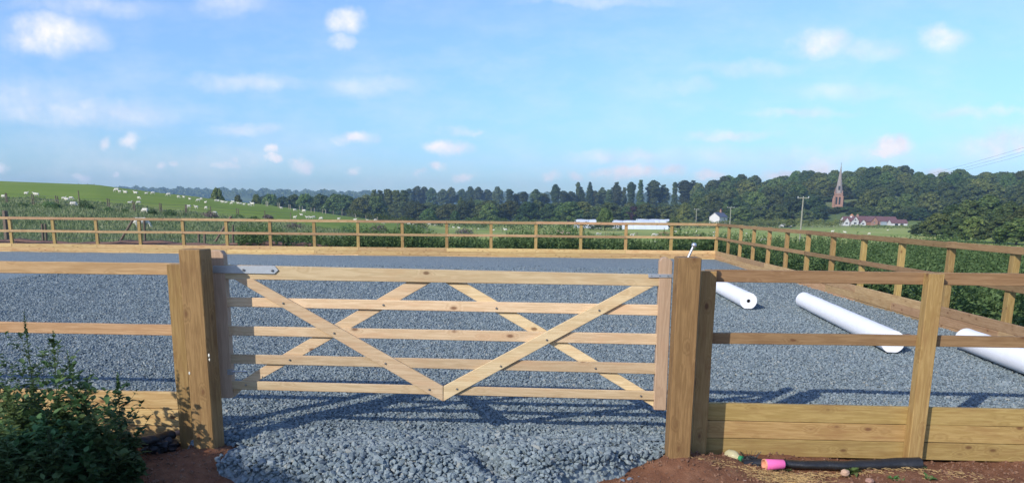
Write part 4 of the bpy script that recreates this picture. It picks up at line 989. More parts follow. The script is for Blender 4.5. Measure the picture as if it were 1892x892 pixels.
S = [(6.7,367,8),(48.5,359,5.5),(65,360,5),(69,363,7),(123.6,371,10),(132,370,5),(118,368,4),(136.5,383,12),(216,355,9),(221.5,357,5),(232,357,8),(240,376,5),(257,369,6),(256.5,378,7),(268.6,395,13),
 (251,358,8),(270.6,358.5,6),(283,360,7),(312,363,8),(330,366.5,6),(340,367,5),(351,369,5),(366.5,373,7),(372,370,4),(380,375,5),(349,385.5,8.5),(363,386,5.5),(381,387,7),(397,397,6),(403,372,6),(399,373,4.5),
 (410,375,4.5),(413,375.5,4.5),(418,375,3.5),(431,376,6.5),(428,378,4.5),(440,378,4.5),(445,378.5,4.5),(451,380,5),(460.6,381,5),(467,381,9),(520,386.5,4),(545,391,7),(562,393,8),(557,398,5),(545,405,7),(568,405,5),(575,405,7),(580,404,5),
 (593.5,407,8),(626,407,6),(656,408,8),(679,409,4.5),(693.6,409,6),(707,414,6),(723,412,6),(755.6,417,7),(767,417,9),(794,417,7),(804,418,5),(829,418,4.5),(838,422,4.5),(848,422,5.5),(872,423,3.5),(884,424,3.5),(912,426,4.5),(934,426,8),
 (1104,434.6,6),(1109,434,4.5),(1168,436,9),(1208,437,8),(1214,436.5,6),(1210,450,7),(1248,430,5.5),(1270,432,3.5),(1280,436,4.5),(1287,437,4.5),(1293,436.5,5),(1299,437,5),(1288,429,4),(1319,431,5.5),(1320,437.5,4.5),(1341,437,5),
 (1379,433,3.5),(1366,442,5),(1379,443,5),(1410,447,9),(1538,430,5.5),(1561,430,5.5),(1606,434,5),(1690,428,4),(1640,426,3.5),(1575,440,5)]
rs = random.Random(3)
SPEC = {0: 'white sheep grazing at the left edge of the hill beside a dark post', 4: 'white sheep lying in the middle of the left hillside with lambs beside it', 7: 'plump white sheep grazing among thistles at the foot of the hill on the left',
        14: 'large cream sheep grazing low on the hill above the far fence', 18: 'white sheep standing clear on the skyline of the hill', 28: 'small white sheep half hidden in brown thistles', 40: 'biggest white sheep of the cluster below the lone skyline tree',
        69: 'white sheep lying near the paired posts in the meadow', 72: 'white sheep facing the camera just behind the far fence', 86: 'white sheep seen over the corner end of the right-hand fence'}
for k, (px, py, ln) in enumerate(S):
    g_ = ong(px, py) or atg(px, 205); dist = g_.length; sz = min(1.25, max(.5, ln * dist / F / 1.28))
    pose = rs.choice(('grazing', 'grazing', 'standing', 'lying')) if k not in (4, 69) else 'lying'
    if k in (72, 14, 7): pose = 'grazing'
    ang_ = rs.choice((0, math.pi)) + rs.uniform(-.5, .5)
    if k == 72: ang_ = -math.pi / 2
    me = SH[pose]
    o = D.objects.new('sheep', me); col.objects.link(o); o.location = g_; o.rotation_euler = (0, 0, ang_); o.scale = (sz,) * 3
    if k in SPEC: lab, grp = SPEC[k], 'sheep in the fields'
    elif px < 500: lab, grp = 'small white %s sheep on the grazed green hill' % pose, 'sheep on the green hill, %s' % pose
    elif px < 980: lab, grp = 'small white %s sheep low on the slope behind the far fence' % pose, 'sheep low on the slope, %s' % pose
    else: lab, grp = 'small white %s sheep in the pale valley meadow' % pose, 'sheep in the valley meadow, %s' % pose
    tag(o, lab, 'sheep', grp)
g_ = ong(257.7, 424) or atg(257, 60); g_ = atg(257.7, 62); o = D.objects.new('sheep', SH['grazing']); col.objects.link(o); o.location = g_; o.rotation_euler = (0, 0, .3); o.scale = (1.05,) * 3
tag(o, 'nearest sheep, large and white, seen through the far fence beside a slanting dark brace', 'sheep', 'sheep in the fields')
for k, (px, py, s_, a_) in enumerate(((1036, 432, 1.2, .3), (1042, 433, 1.15, 2.9), (1049, 433.5, 1.1, .1), (1033, 430, 1., 2.6))):
    g_ = ong(px, py); o = D.objects.new('sheep', SHP['grazing' if k % 2 else 'lying']); col.objects.link(o); o.location = g_; o.rotation_euler = (0, 0, a_); o.scale = (s_,) * 3
    tag(o, 'pinkish-white sheep in the huddle in the middle of the meadow', 'sheep', 'huddle of pinkish sheep')

# ------------------------------------------------------------------ buildings
def brick(name, c, m_=(.5, .45, .4), sc_=4.):
    mm, t, b = mat(name); tc = t.nodes.new('ShaderNodeTexCoord'); br_ = t.nodes.new('ShaderNodeTexBrick'); mp = t.nodes.new('ShaderNodeMapping'); mp.inputs['Rotation'].default_value = (math.pi / 2, 0, 0)
    t.links.new(tc.outputs['Object'], mp.inputs[0]); t.links.new(mp.outputs[0], br_.inputs['Vector']); br_.inputs['Color1'].default_value = (*c, 1); br_.inputs['Color2'].default_value = (*[x * .75 for x in c], 1); br_.inputs['Mortar'].default_value = (*[x * .9 for x in m_], 1)
    br_.inputs['Scale'].default_value = sc_; n = noise_n(t, tc.outputs['Object'], .8, 5, .6); t.links.new(mixc(t, mth(t, 'MULTIPLY', n.outputs[0], .5), br_.outputs[0], tuple(x * .7 for x in c)), b.inputs['Base Color']); b.inputs['Roughness'].default_value = .9; return mm
M_BRICK = brick('red_brick', (.36, .16, .10)); M_SAND = brick('red_sandstone', (.38, .21, .15), (.3, .2, .15), 1.6); M_SPIRE = brick('grey_sandstone', (.34, .29, .26), (.28, .24, .2), 1.6)
M_RENDER = simple('white_render', (.56, .55, .55), .85, 0, .2, 1.5, .06); M_SLATE = simple('blue_slate', (.10, .115, .16), .7, 0, .3, 3, .25); M_TILE = simple('maroon_tile', (.16, .085, .085), .8, 0, .2, 3, .25)
M_DARK = simple('dark_opening', (.02, .022, .026), .3); M_OPEN = simple('window_glass', (.03, .04, .05), .12, 0, .6); M_ORANGE = simple('terracotta_cap', (.42, .20, .10), .8); M_GREYB = simple('blue_grey_cladding', (.28, .33, .38), .7, 0, .3, 2, .15)
M_POLY = simple('polythene', (.58, .62, .66), .5, 0, .4, .35, .28); M_TIMB = simple('black_timbering', (.03, .026, .022), .8); M_PINKP = simple('faded_red_panel', (.45, .28, .25), .8)
def bx(bm, x0, x1, y0, y1, z0, z1):
    M = Matrix.Translation(((x0 + x1) / 2, (y0 + y1) / 2, (z0 + z1) / 2)) @ Matrix.Diagonal((x1 - x0, y1 - y0, z1 - z0, 1)); bmesh.ops.create_cube(bm, size=1, matrix=M)
def childmesh(name, bm, mt, root):
    o = link(name, bm_mesh(bm, name), mt, root); return o
def gable_house(name, p, rz, W, Dp, ew, rh, wall, roof, label, cat, ridge='x', wins=(), root=None, x0=0, y0=0, chim=(), z0=-1.5):
    """local: front faces -y; ridge along x or y; ew eaves height, rh roof rise"""
    t_ = root or thing(name, p, label, cat, rz=rz); bm = bmesh.new()
    a, b2 = W / 2, Dp / 2
    if ridge == 'x': prof = [(-b2, z0), (b2, z0), (b2, ew), (0, ew + rh), (-b2, ew)]; ends = (-a, a); mk = lambda e, q: (x0 + e, y0 + q[0], q[1])
    else: prof = [(-a, z0), (a, z0), (a, ew), (0, ew + rh), (-a, ew)]; ends = (-b2, b2); mk = lambda e, q: (x0 + q[0], y0 + e, q[1])
    r1 = [bm.verts.new(mk(ends[0], q)) for q in prof]; r2 = [bm.verts.new(mk(ends[1], q)) for q in prof]
    bm.faces.new(r1); bm.faces.new(r2[::-1])
    for k in range(5): bm.faces.new((r1[k], r2[k], r2[(k + 1) % 5], r1[(k + 1) % 5]))
    childmesh('wall', bm, wall, t_)
    bm = bmesh.new(); ov = .3; hw = (b2 if ridge == 'x' else a)
    sl_ = rh / hw; e0, e1 = ends[0] - ov, ends[1] + ov
    for sg in (-1, 1):
        q = [(0, ew + rh + .03), (sg * (hw + ov), ew - sl_ * ov + .03), (sg * (hw + ov), ew - sl_ * ov + .2), (0, ew + rh + .22)]
        a1 = [bm.verts.new(mk(e0, k)) for k in q]; a2 = [bm.verts.new(mk(e1, k)) for k in q]
        bm.faces.new(a1); bm.faces.new(a2[::-1])
        for k in range(4): bm.faces.new((a1[k], a2[k], a2[(k + 1) % 4], a1[(k + 1) % 4]))
    rf = childmesh('roof', bm, roof, t_)
    for (cx, cy) in chim:
        bm = bmesh.new(); bx(bm, x0 + cx - .45, x0 + cx + .45, y0 + cy - .4, y0 + cy + .4, ew, ew + rh + 1.4); bx(bm, x0 + cx - .15, x0 + cx + .15, y0 + cy - .15, y0 + cy + .15, ew + rh + 1.4, ew + rh + 1.8); o = childmesh('chimney', bm, M_BRICK, rf)
    for (wx, wz, ww, wh, kind) in wins:
        bm = bmesh.new(); yf = y0 - Dp / 2; bx(bm, x0 + wx - ww / 2, x0 + wx + ww / 2, yf - .05, yf + .1, wz, wz + wh)
        o = childmesh('window' if kind == 'w' else 'door', bm, M_OPEN if kind == 'w' else M_DARK, t_)
        if kind == 'w':
            bm = bmesh.new(); bx(bm, x0 + wx - ww / 2 - .08, x0 + wx + ww / 2 + .08, yf - .1, yf - .052, wz - .1, wz); bx(bm, x0 + wx - .04, x0 + wx + .04, yf - .09, yf - .052, wz, wz + wh); childmesh('frame', bm, M_RENDER, o)
    return t_
# church: tower with broached octagonal spire
YC = 505; pc = at(1547, 386, YC); g_ = Vector((pc.x, YC, float(terr(pc.x, YC)))); S_ = YC / F
ch = thing('church', g_, 'red sandstone church tower with a tall thin grey spire rising from the wooded hill', 'church', rz=-.40)
ztow = at(1547, 357.5, YC).z - g_.z; ztip = at(1553, 303.5, YC).z - g_.z; hw = 17.0 * S_ / 2 / 1.22
bm = bmesh.new(); bx(bm, -hw, hw, -hw, hw, -2, ztow)
for sx_ in (-1, 1):
    for sy_ in (-1, 1): bx(bm, sx_ * hw - .55, sx_ * hw + .55, sy_ * hw - .55, sy_ * hw + .55, -2, ztow * .82)
bx(bm, -hw - .25, hw + .25, -hw - .25, hw + .25, ztow - 1.0, ztow - .6)
tw = childmesh('tower', bm, M_SAND, ch)
for k in range(4):
    bm = bmesh.new(); a = k * math.pi / 2
    for q in (-1, 1): bx(bm, q * .95 - .5, q * .95 + .5, -hw - .12, -hw + .2, ztow - 6.8, ztow - 2.6); bmesh.ops.create_cone(bm, segments=16, radius1=.5, radius2=.5, depth=.32, cap_ends=True, matrix=Matrix.Translation((q * .95, -hw + .04, ztow - 2.6)) @ Euler((math.pi / 2, 0, 0)).to_matrix().to_4x4())
    bmesh.ops.transform(bm, matrix=Euler((0, 0, a)).to_matrix().to_4x4(), verts=bm.verts); childmesh('belfry_window', bm, M_DARK, tw)
for k, (sx_, sy_) in enumerate(((-1, -1), (1, -1), (-1, 1), (1, 1))):
    bm = bmesh.new(); bmesh.ops.create_cone(bm, segments=8, radius1=.55, radius2=.02, depth=3.6 if k == 0 else 2.2, cap_ends=True, matrix=Matrix.Translation((sx_ * (hw - .3), sy_ * (hw - .3), ztow + (1.8 if k == 0 else 1.1)))); childmesh('pinnacle', bm, M_SAND, tw)
bm = bmesh.new(); hs_ = ztip - ztow; bmesh.ops.create_cone(bm, segments=8, radius1=hw * .92, radius2=.05, depth=hs_, cap_ends=True, matrix=Matrix.Translation((0, 0, ztow + hs_ / 2)) @ Euler((0, 0, math.pi / 8)).to_matrix().to_4x4()); sp_ = childmesh('spire', bm, M_SPIRE, ch)
for k in range(4):
    bm = bmesh.new(); bx(bm, -.5, .5, -hw * .86, -hw * .4, ztow + 2.2, ztow + 4.6); bmesh.ops.transform(bm, matrix=Euler((0, 0, k * math.pi / 2)).to_matrix().to_4x4(), verts=bm.verts); childmesh('spire_window', bm, M_DARK, sp_)
bm = bmesh.new(); bmesh.ops.create_uvsphere(bm, u_segments=8, v_segments=6, radius=.25, matrix=Matrix.Translation((0, 0, ztip))); bx(bm, -.03, .03, -.03, .03, ztip, ztip + 1.6); bx(bm, -.4, .4, -.03, .03, ztip + .9, ztip + 1.0); childmesh('weather_vane', bm, M_DARK, sp_)
gable_house('nave', None, 0, 7, 16, 6, 4, M_SAND, M_SLATE, '', '', 'y', root=ch, x0=0, y0=12.3, z0=-3)

# white farmhouse with gabled bays and a round turret
YF = 405
def fg(px, Y=YF): return atg(px, Y)
k_ = YF / F
p = fg(1572); fh = thing('farmhouse', p, 'white black-timbered farmhouse with gables and a turret with an orange cap', 'farmhouse', rz=.05)
gable_house('', None, 0, 9.0, 6, 2.9, 2.5, M_RENDER, M_TILE, '', '', root=fh, x0=.5, chim=((3.2, 0),))
gable_house('', None, 0, 3.6, 3, 2.9, 2.7, M_RENDER, M_TILE, '', '', 'y', root=fh, x0=.3, y0=-3.6, wins=((0, .9, 1.3, 1.1, 'w'), (0, 3.1, .8, .8, 'w')))
gable_house('', None, 0, 3.0, 3, 2.3, 2.6, M_RENDER, M_TILE, '', '', 'y', root=fh, x0=-4.0, y0=-3.2, wins=((0, .9, 1.1, 1.0, 'w'),))
gable_house('', None, 0, 3.0, 3, 1.7, 2.0, M_RENDER, M_TILE, '', '', 'y', root=fh, x0=4.6, y0=-3.4, wins=((0, .7, 1.0, .9, 'w'),))
fh.scale = (1, 1, .82)
bm = bmesh.new(); zt0, zt1 = 4.6, at(1573, 395, YF).z - p.z; bmesh.ops.create_cone(bm, segments=16, radius1=1.0, radius2=1.0, depth=zt1 - 2, cap_ends=True, matrix=Matrix.Translation((.6, -.2, 2 + (zt1 - 2) / 2))); tu = childmesh('turret', bm, M_RENDER, fh)
bm = bmesh.new(); bmesh.ops.create_cone(bm, segments=16, radius1=1.15, radius2=.25, depth=1.2, cap_ends=True, matrix=Matrix.Translation((.6, -.2, zt1 + .6))); childmesh('turret_cap', bm, M_ORANGE, tu)
for q in (-.9, 0, .9):
    bm = bmesh.new(); bx(bm, .3 + q - .06, .3 + q + .06, -5.16, -5.1, 2.7, 4.4 - abs(q)); childmesh('timber', bm, M_TIMB, fh)
gable_house('brick_barn', fg(1607, 412), .05, 12.5, 6, 2.6, 2.6, M_BRICK, M_TILE, 'brick barn with a maroon tiled roof joined to the white farmhouse', 'barn', wins=((-2, .4, 1.2, 1.6, 'd'),))
gable_house('brick_barn', fg(1613, 405), .05, 3.6, 5, 2.6, 2.8, M_BRICK, M_TILE, 'narrow red brick gable between the farmhouse and the long barn', 'barn', 'y', wins=((0, 1.4, .7, .8, 'w'),))
b_ = gable_house('brick_barn', fg(1636, 408), .02, 10.5, 6, 2.4, 2.7, M_BRICK, M_TILE, 'long brick barn with a blue-grey cladded front and maroon roof', 'barn', wins=((2.2, 1.0, .8, .8, 'w'),))
bm = bmesh.new(); bx(bm, -3.6, .2, -3.12, -3.0, -.5, 2.3); childmesh('cladding', bm, M_GREYB, b_)
b_ = gable_house('low_shed', fg(1660, 402), -.03, 8.0, 5, 1.6, 2.0, M_RENDER, M_TILE, 'low shed with a maroon roof and pale front at the right end of the barns', 'shed', wins=((-1.5, 0, 1.6, 1.1, 'd'), (1.2, 0, 1.6, 1.1, 'd')))
for o_ in D.objects:
    if o_.name.startswith(('brick_barn', 'low_shed')): o_.scale = (1, 1, .8)
# white house on the left of the farm
gable_house('white_house', at(1327, 410, 380), .75, 7.0, 5.6, 2.4, 2.0, M_RENDER, M_SLATE, 'plain white gabled house with a blue slate roof below the wooded hill', 'house', 'x', wins=((.8, .9, .8, .9, 'w'),), chim=((1.8, 0),))
# brick houses on the hilltop
def hill_house(px, ye, Y, W, rz, label, ew=3.6, rh=3.0):
    p = at(px, ye, Y); root = thing('brick_house', Vector((p.x, Y, p.z - ew)), label, 'house', rz=rz)
    return gable_house('', None, 0, W, 7, ew, rh, M_BRICK, M_SLATE, '', '', 'x', root=root, wins=((-1.5, 1.2, 1, 1.2, 'w'), (1.6, 1.2, 1, 1.2, 'w')), chim=((W / 2 - 1, 0),), z0=-6)
hill_house(1786, 344, 665, 12, .75, 'brick house with one lit gable among trees on the hilltop')
hill_house(1809, 343, 675, 7, -.2, 'small pale brick house end right of the hilltop gable', 3.2, 2.2)

# polytunnels
def polytunnel(px0, px1, Y, h, label, grp='white polytunnels beyond the meadow'):
    a, b2 = atg(px0, Y), atg(px1, Y); Ln = b2.x - a.x; root = thing('polytunnel', a, label, 'polytunnel', grp)
    bm = bmesh.new(); n = 14; m_ = max(4, int(Ln / 2)); G_ = []
    for k in range(m_ + 1):
        G_.append([bm.verts.new((Ln * k / m_, 3.8 - 3.8 * math.cos(math.pi * q / n), h * math.sin(math.pi * q / n) ** .8 * (1 + .03 * math.sin(k * 2.3)))) for q in range(n + 1)])
    for k in range(m_):
        for q in range(n): bm.faces.new((G_[k][q], G_[k][q + 1], G_[k + 1][q + 1], G_[k + 1][q]))
    bm.faces.new(G_[0]); bm.faces.new(G_[-1][::-1]); me = bm_mesh(bm, 'cover', True); link('cover', me, M_POLY, root)
    for k in range(0, m_ + 1, 2):
        tube('hoop', [Vector((Ln * k / m_, 3.8 - 3.86 * math.cos(math.pi * q / n), (h + .06) * math.sin(math.pi * q / n) ** .8)) for q in range(n + 1)], .05, M_GALV, root, 4, local=True)
polytunnel(1064, 1112, 292, 3.2, 'shorter white polytunnel, left of the bright green tree')
polytunnel(1132, 1212, 292, 3.0, 'long white polytunnel right of the bright green tree')
polytunnel(1150, 1236, 281, 2.2, 'lowest white polytunnel in front at the right, its side panels in the sun')
polytunnel(1180, 1240, 302, 3.4, 'rearmost white polytunnel beside the bushy tree')
polytunnel(186, 218, 228, 1.9, 'white polytunnel on the skyline of the sheep hill', 'white tunnels on the hill')

# livestock trailer on the left skyline
p = atg(8, 212); tl = thing('livestock_trailer', p + UP * .1, 'pinkish livestock trailer with a dark end parked on the hill at the left edge', 'trailer')
bm = bmesh.new(); bx(bm, -1.9, 1.6, -1, 1, .6, 1.9); childmesh('body', bm, M_PINKP, tl)
bm = bmesh.new(); bx(bm, -1.95, 1.65, -1.05, 1.05, 1.9, 2.1); childmesh('roof', bm, M_SLATE, tl)
bm = bmesh.new(); bx(bm, -1.7, 1.4, -1.06, -1.0, .7, 1.2); childmesh('side_panel', bm, M_RENDER, tl)
bm = bmesh.new(); bx(bm, 1.7, 2.6, -1, 1, .4, 2.0); childmesh('tailgate', bm, M_DARK, tl)
for q in (-.6, .4):
    bm = bmesh.new(); bmesh.ops.create_cone(bm, segments=14, radius1=.35, radius2=.35, depth=2.1, cap_ends=True, matrix=Matrix.Translation((q, 0, .35)) @ Euler((math.pi / 2, 0, 0)).to_matrix().to_4x4()); childmesh('wheel', bm, M_DARK, tl)
# two parked cars by the lane
def car(px, Y, label):
    p = atg(px, Y); c_ = thing('parked_car', p, label, 'car', 'white cars on the lane'); bm = bmesh.new(); prof = [(-2, .35), (2, .35), (2.05, .8), (1.2, .95), (.7, 1.4), (-1.1, 1.42), (-1.7, .98), (-2.05, .9)]
    a = [bm.verts.new((x, -.85, z)) for x, z in prof]; b2 = [bm.verts.new((x, .85, z)) for x, z in prof]; bm.faces.new(a); bm.faces.new(b2[::-1])
    for k in range(8): bm.faces.new((a[k], b2[k], b2[(k + 1) % 8], a[(k + 1) % 8]))
    childmesh('body', bm, M_RENDER, c_); bm = bmesh.new(); bx(bm, -1.1, .75, -.87, .87, .98, 1.32); childmesh('window', bm, M_OPEN, c_)
    for q in (-1.25, 1.25):
        bm = bmesh.new(); bmesh.ops.create_cone(bm, segments=14, radius1=.33, radius2=.33, depth=1.76, cap_ends=True, matrix=Matrix.Translation((q, 0, .33)) @ Euler((math.pi / 2, 0, 0)).to_matrix().to_4x4()); childmesh('wheel', bm, M_DARK, c_)
car(1451, 338, 'left of two small white cars on the lane by the rounded bush'); car(1457.5, 338, 'right of two small white cars on the lane by the rounded bush')

# telegraph poles and wires
M_POLE = simple('weathered_pole', (.27, .26, .21), .85, 0, .2, 2, .2)
tops = {}
def pole(px, ytop, Y, arm, label):
    g_ = atg(px, Y); top = at(px, ytop, Y); h = top.z - g_.z; root = thing('telegraph_pole', g_, label, 'telegraph pole', 'telegraph poles across the valley')
    tube('shaft', [Vector((0, 0, -1)), Vector((0, 0, h * .5)), Vector((0, 0, h))], .17, M_POLE, None, 8, radii=[.2, .17, .13]).parent = root
    bm = bmesh.new(); bx(bm, -arm / 2, arm / 2, -.06, .06, h - .3, h - .12); childmesh('crossarm', bm, M_POLE, root)
    for q in (-1, 0, 1):
        bm = bmesh.new(); bmesh.ops.create_cone(bm, segments=8, radius1=.09, radius2=.05, depth=.22, cap_ends=True, matrix=Matrix.Translation((q * arm * .45, 0, h))); childmesh('insulator', bm, M_GALV, root)
    tops[px] = [Vector((top.x + q * arm * .45, Y, top.z + .1)) for q in (-1, 0, 1)]
pole(1482, 364, 172, 2.6, 'tallest telegraph pole with a wide crossarm right of the white house')
pole(1350, 382.5, 285, 2.6, 'telegraph pole with a crossarm just right of the white house')
pole(1287, 386, 350, 2.2, 'telegraph pole in front of the round green tree left of the white house')
pole(1256.5, 388, 420, 2.0, 'short telegraph pole left of the round green tree')
pole(1241.5, 391, 480, 2.0, 'farthest and smallest telegraph pole, behind the polytunnels')
pole(2060, 232, 62, 2.6, 'nearest telegraph pole, out to the right of the arena')
order = [2060, 1482, 1350, 1287, 1256.5, 1241.5]
for a, b2 in zip(order, order[1:]):
    for q in range(3):
        P0, P1 = tops[a][q], tops[b2][q]; sag = (P1 - P0).length * .012
        pts = [P0.lerp(P1, k / 12) - UP * sag * 4 * (k / 12) * (1 - k / 12) for k in range(13)]
        tag(tube('overhead_wire', pts, (.009 if a == 2060 else .012), M_WIRE, None, 4), 'thin overhead wire between the telegraph poles', 'overhead wire', 'overhead wires')

# ------------------------------------------------------------------ foreground weeds
def leaf_blades(bases, dirs, lens, widths, droop):
    """pointed, folded leaf of 3 segments x 2 sides as quads"""
    n = len(bases); up = np.array([0, 0, 1.]); side = np.cross(dirs, up); side /= np.linalg.norm(side, axis=1, keepdims=True) + 1e-9
    rows = []
    for t_, w_ in ((0., .06), (.28, 1.), (.6, .72), (1., .03)):
        c_ = bases + dirs * (lens * t_)[:, None] + up * (-(droop * lens * t_ ** 2))[:, None]
        off_ = side * (widths * w_ * .5)[:, None]; lift = up * (widths * w_ * .16)[:, None]
        rows.append((c_ - off_ + lift, c_, c_ + off_ + lift))
    V = np.stack([v for r_ in rows for v in r_], 1).reshape(-1, 3)
    Fq = []
    for k in range(3):
        for s_ in (0, 1): Fq.append(np.stack([np.full(n, k * 3 + s_), np.full(n, k * 3 + s_ + 1), np.full(n, k * 3 + s_ + 4), np.full(n, k * 3 + s_ + 3)], -1) + (np.arange(n) * 12)[:, None])
    return V, np.concatenate(Fq)
def weed(x, y, h, label, group=None, bushy=1., leaf=.075, name='tall_weed', z=None):
    zb = (-.11 if z is None else z); root = thing(name, (x, y, zb), label, 'weed', group); r_ = np.random.RandomState(int(abs(x * 1000)) + 3)
    axes = []; lean = r_.normal(0, .05, 2); st = [Vector((lean[0] * t_ * t_ * h * 1.0, lean[1] * t_ * t_ * h, t_ * h)) for t_ in np.linspace(0, 1, 8)]
    axes.append((st, .006, h)); nb = int(16 * bushy)
    for k in range(nb):
        t_ = .08 + .72 * (k + r_.uniform(0, 1)) / nb; a = k * 2.4 + r_.uniform(-.4, .4); ln = h * (.34 - .30 * t_) * r_.uniform(.7, 1.15) * (1.1 if bushy > 1 else 1) + .03
        o = Vector((lean[0] * t_ * t_ * h, lean[1] * t_ * t_ * h, t_ * h)); axes.append(([o + Vector((math.cos(a) * ln * u, math.sin(a) * ln * u, ln * u * (.55 + .5 * u))) for u in (0, .35, .7, 1.)], .003, ln))
    bm = bmesh.new()
    for pts, r0, _ in axes:
        rg = [[bm.verts.new(p + Vector((math.cos(q * 1.571), math.sin(q * 1.571), 0)) * r0 * (1 - .7 * k / (len(pts) - 1))) for q in range(4)] for k, p in enumerate(pts)]
        for k in range(len(rg) - 1):
            for q in range(4): bm.faces.new((rg[k][q], rg[k][(q + 1) % 4], rg[k + 1][(q + 1) % 4], rg[k + 1][q]))
    link('stem', bm_mesh(bm, 'stem', True), M_STEM, root)
    B, Dd, Ls = [], [], []
    for ai, (pts, r0, ln) in enumerate(axes):
        n_ = int((62 if ai == 0 else 11 + ln * 55))
        for k in range(n_):
            u = r_.uniform(.08, 1.) if ai else r_.uniform(.05, 1.) ** .8; f_ = u * (len(pts) - 1); i0 = min(int(f_), len(pts) - 2); p = pts[i0].lerp(pts[i0 + 1], f_ - i0); a = k * 2.4 + r_.uniform(-.5, .5)
            tt = p.z / h; d_ = Vector((math.cos(a), math.sin(a), r_.uniform(.1, .8) + (.7 if u > .85 else 0))).normalized(); B.append(p); Dd.append(d_); Ls.append(leaf * (1.15 - .85 * tt * (1 if ai == 0 else .75)) * r_.uniform(.45, 1.2))
    # flowering spike at the very top
    for k in range(int(46)):
        u = r_.uniform(.80, 1.02); a = k * 2.4; p = Vector((lean[0] * u * u * h, lean[1] * u * u * h, u * h)); B.append(p); Dd.append(Vector((math.cos(a) * .7, math.sin(a) * .7, .8)).normalized()); Ls.append(.028 * r_.uniform(.7, 1.3) * (1.5 - (u - .8) * 4))
    B = np.array([tuple(v) for v in B]); Dd = np.array([tuple(v) for v in Dd]); Ls = np.maximum(np.array(Ls), .008)
    V, Fq = leaf_blades(B, Dd, Ls, Ls * r_.uniform(.42, .62, len(Ls)), r_.uniform(.1, .5, len(Ls))); link('leaves', npmesh('leaves', V, Fq, True), M_WEED, root)
    return root
M_STEM = simple('green_stem', (.10, .13, .05), .7)
def wtop(px, py, Y): return at(px, py, Y)
for px, py, Y, lab, bu in ((45, 583, 5.35, 'tallest weed, its flowering spike crossing the middle rail of the left fence', 1.), (88, 612, 5.3, 'second tallest weed with a pale spike just right of the tallest', 1.), (133, 655, 5.25, 'weed with broad dark leaves right of the two tallest', 1.2),
                       (212, 692, 5.8, 'slender weed standing apart in front of the pale kickboards', .8), (3, 640, 5.3, 'weed with a narrow spike at the left edge of the photo', 1.), (238, 800, 5.72, 'low feathery weed at the right end of the clump near the gate post', 1.), (98, 795, 4.75, 'pale-tipped weed low at the front of the clump', .9)):
    p = wtop(px, py, Y); weed(p.x, p.y, p.z + .11, lab, 'tall weeds beside the gate', bu, .115 if bu > 1 else .095)
for k, (px, py, Y) in enumerate(((20, 720, 5.1), (60, 715, 5.45), (110, 735, 5.2), (150, 730, 5.4), (170, 765, 5.1), (75, 760, 4.9), (30, 775, 4.85), (140, 800, 4.95), (186, 790, 5.2), (215, 830, 5.2), (-20, 700, 5.4), (5, 815, 4.7), (60, 835, 4.7), (160, 845, 5.0), (40, 735, 5.6), (190, 850, 5.05), (235, 868, 5.2), (120, 770, 5.5), (-60, 660, 5.5))):
    p = wtop(px, py, Y); weed(p.x, p.y, max(.25, p.z + .11), 'dark bushy weed in the thick clump left of the gate', 'bushy weeds in the clump left of the gate', 1.2, .12)

# small plants in the soil on the right
def sprout(px, py, r, n, label, h=.5, group=None, wid=.5):
    g_ = onz(px, py, -.10); root_n = 'seedling'; a = nr.uniform(0, 6.28, n); up_ = nr.uniform(.2, .9, n); Dd = np.stack([np.cos(a) * (1 - up_ * h), np.sin(a) * (1 - up_ * h), up_], -1); Dd /= np.linalg.norm(Dd, axis=1, keepdims=True)
    B = np.stack([np.cos(a), np.sin(a), np.zeros(n)], -1) * .008; Ls = r * nr.uniform(.6, 1.2, n); V, Fq = leaf_blades(B, Dd, Ls, Ls * wid, nr.uniform(.1, .5, n))
    return tag(link(root_n, npmesh('seedling', V, Fq, True), M_SPR, loc=g_), label, 'seedling', group)
M_SPR = foliage('seedling_leaves', (.06, .13, .03), (.10, .19, .05), (.17, .27, .09), scale=4, trans=.3)
sprout(1577, 872, .085, 16, 'green seedling in front of the black roll with a pale stone beside it')
sprout(1556, 862, .045, 9, 'tiny green seedling left of the larger one before the black roll')
sprout(1703, 866, .05, 10, 'green seedling at the right end of the black roll')
sprout(1716, 886, .07, 12, 'green seedling at the bottom edge below the nearest fence post')
sprout(1650, 884, .05, 26, 'feathery low green weed on the bare soil', .3, wid=.2)
sprout(1665, 890, .05, 24, 'second feathery weed, lower and further right on the soil', .3, wid=.2)
sprout(1247, 881, .055, 30, 'tuft of grass in the soil below the right gate post', .2, wid=.09)
sprout(1457, 868, .035, 16, 'small grass tuft beside the pink pot', .3, wid=.12)
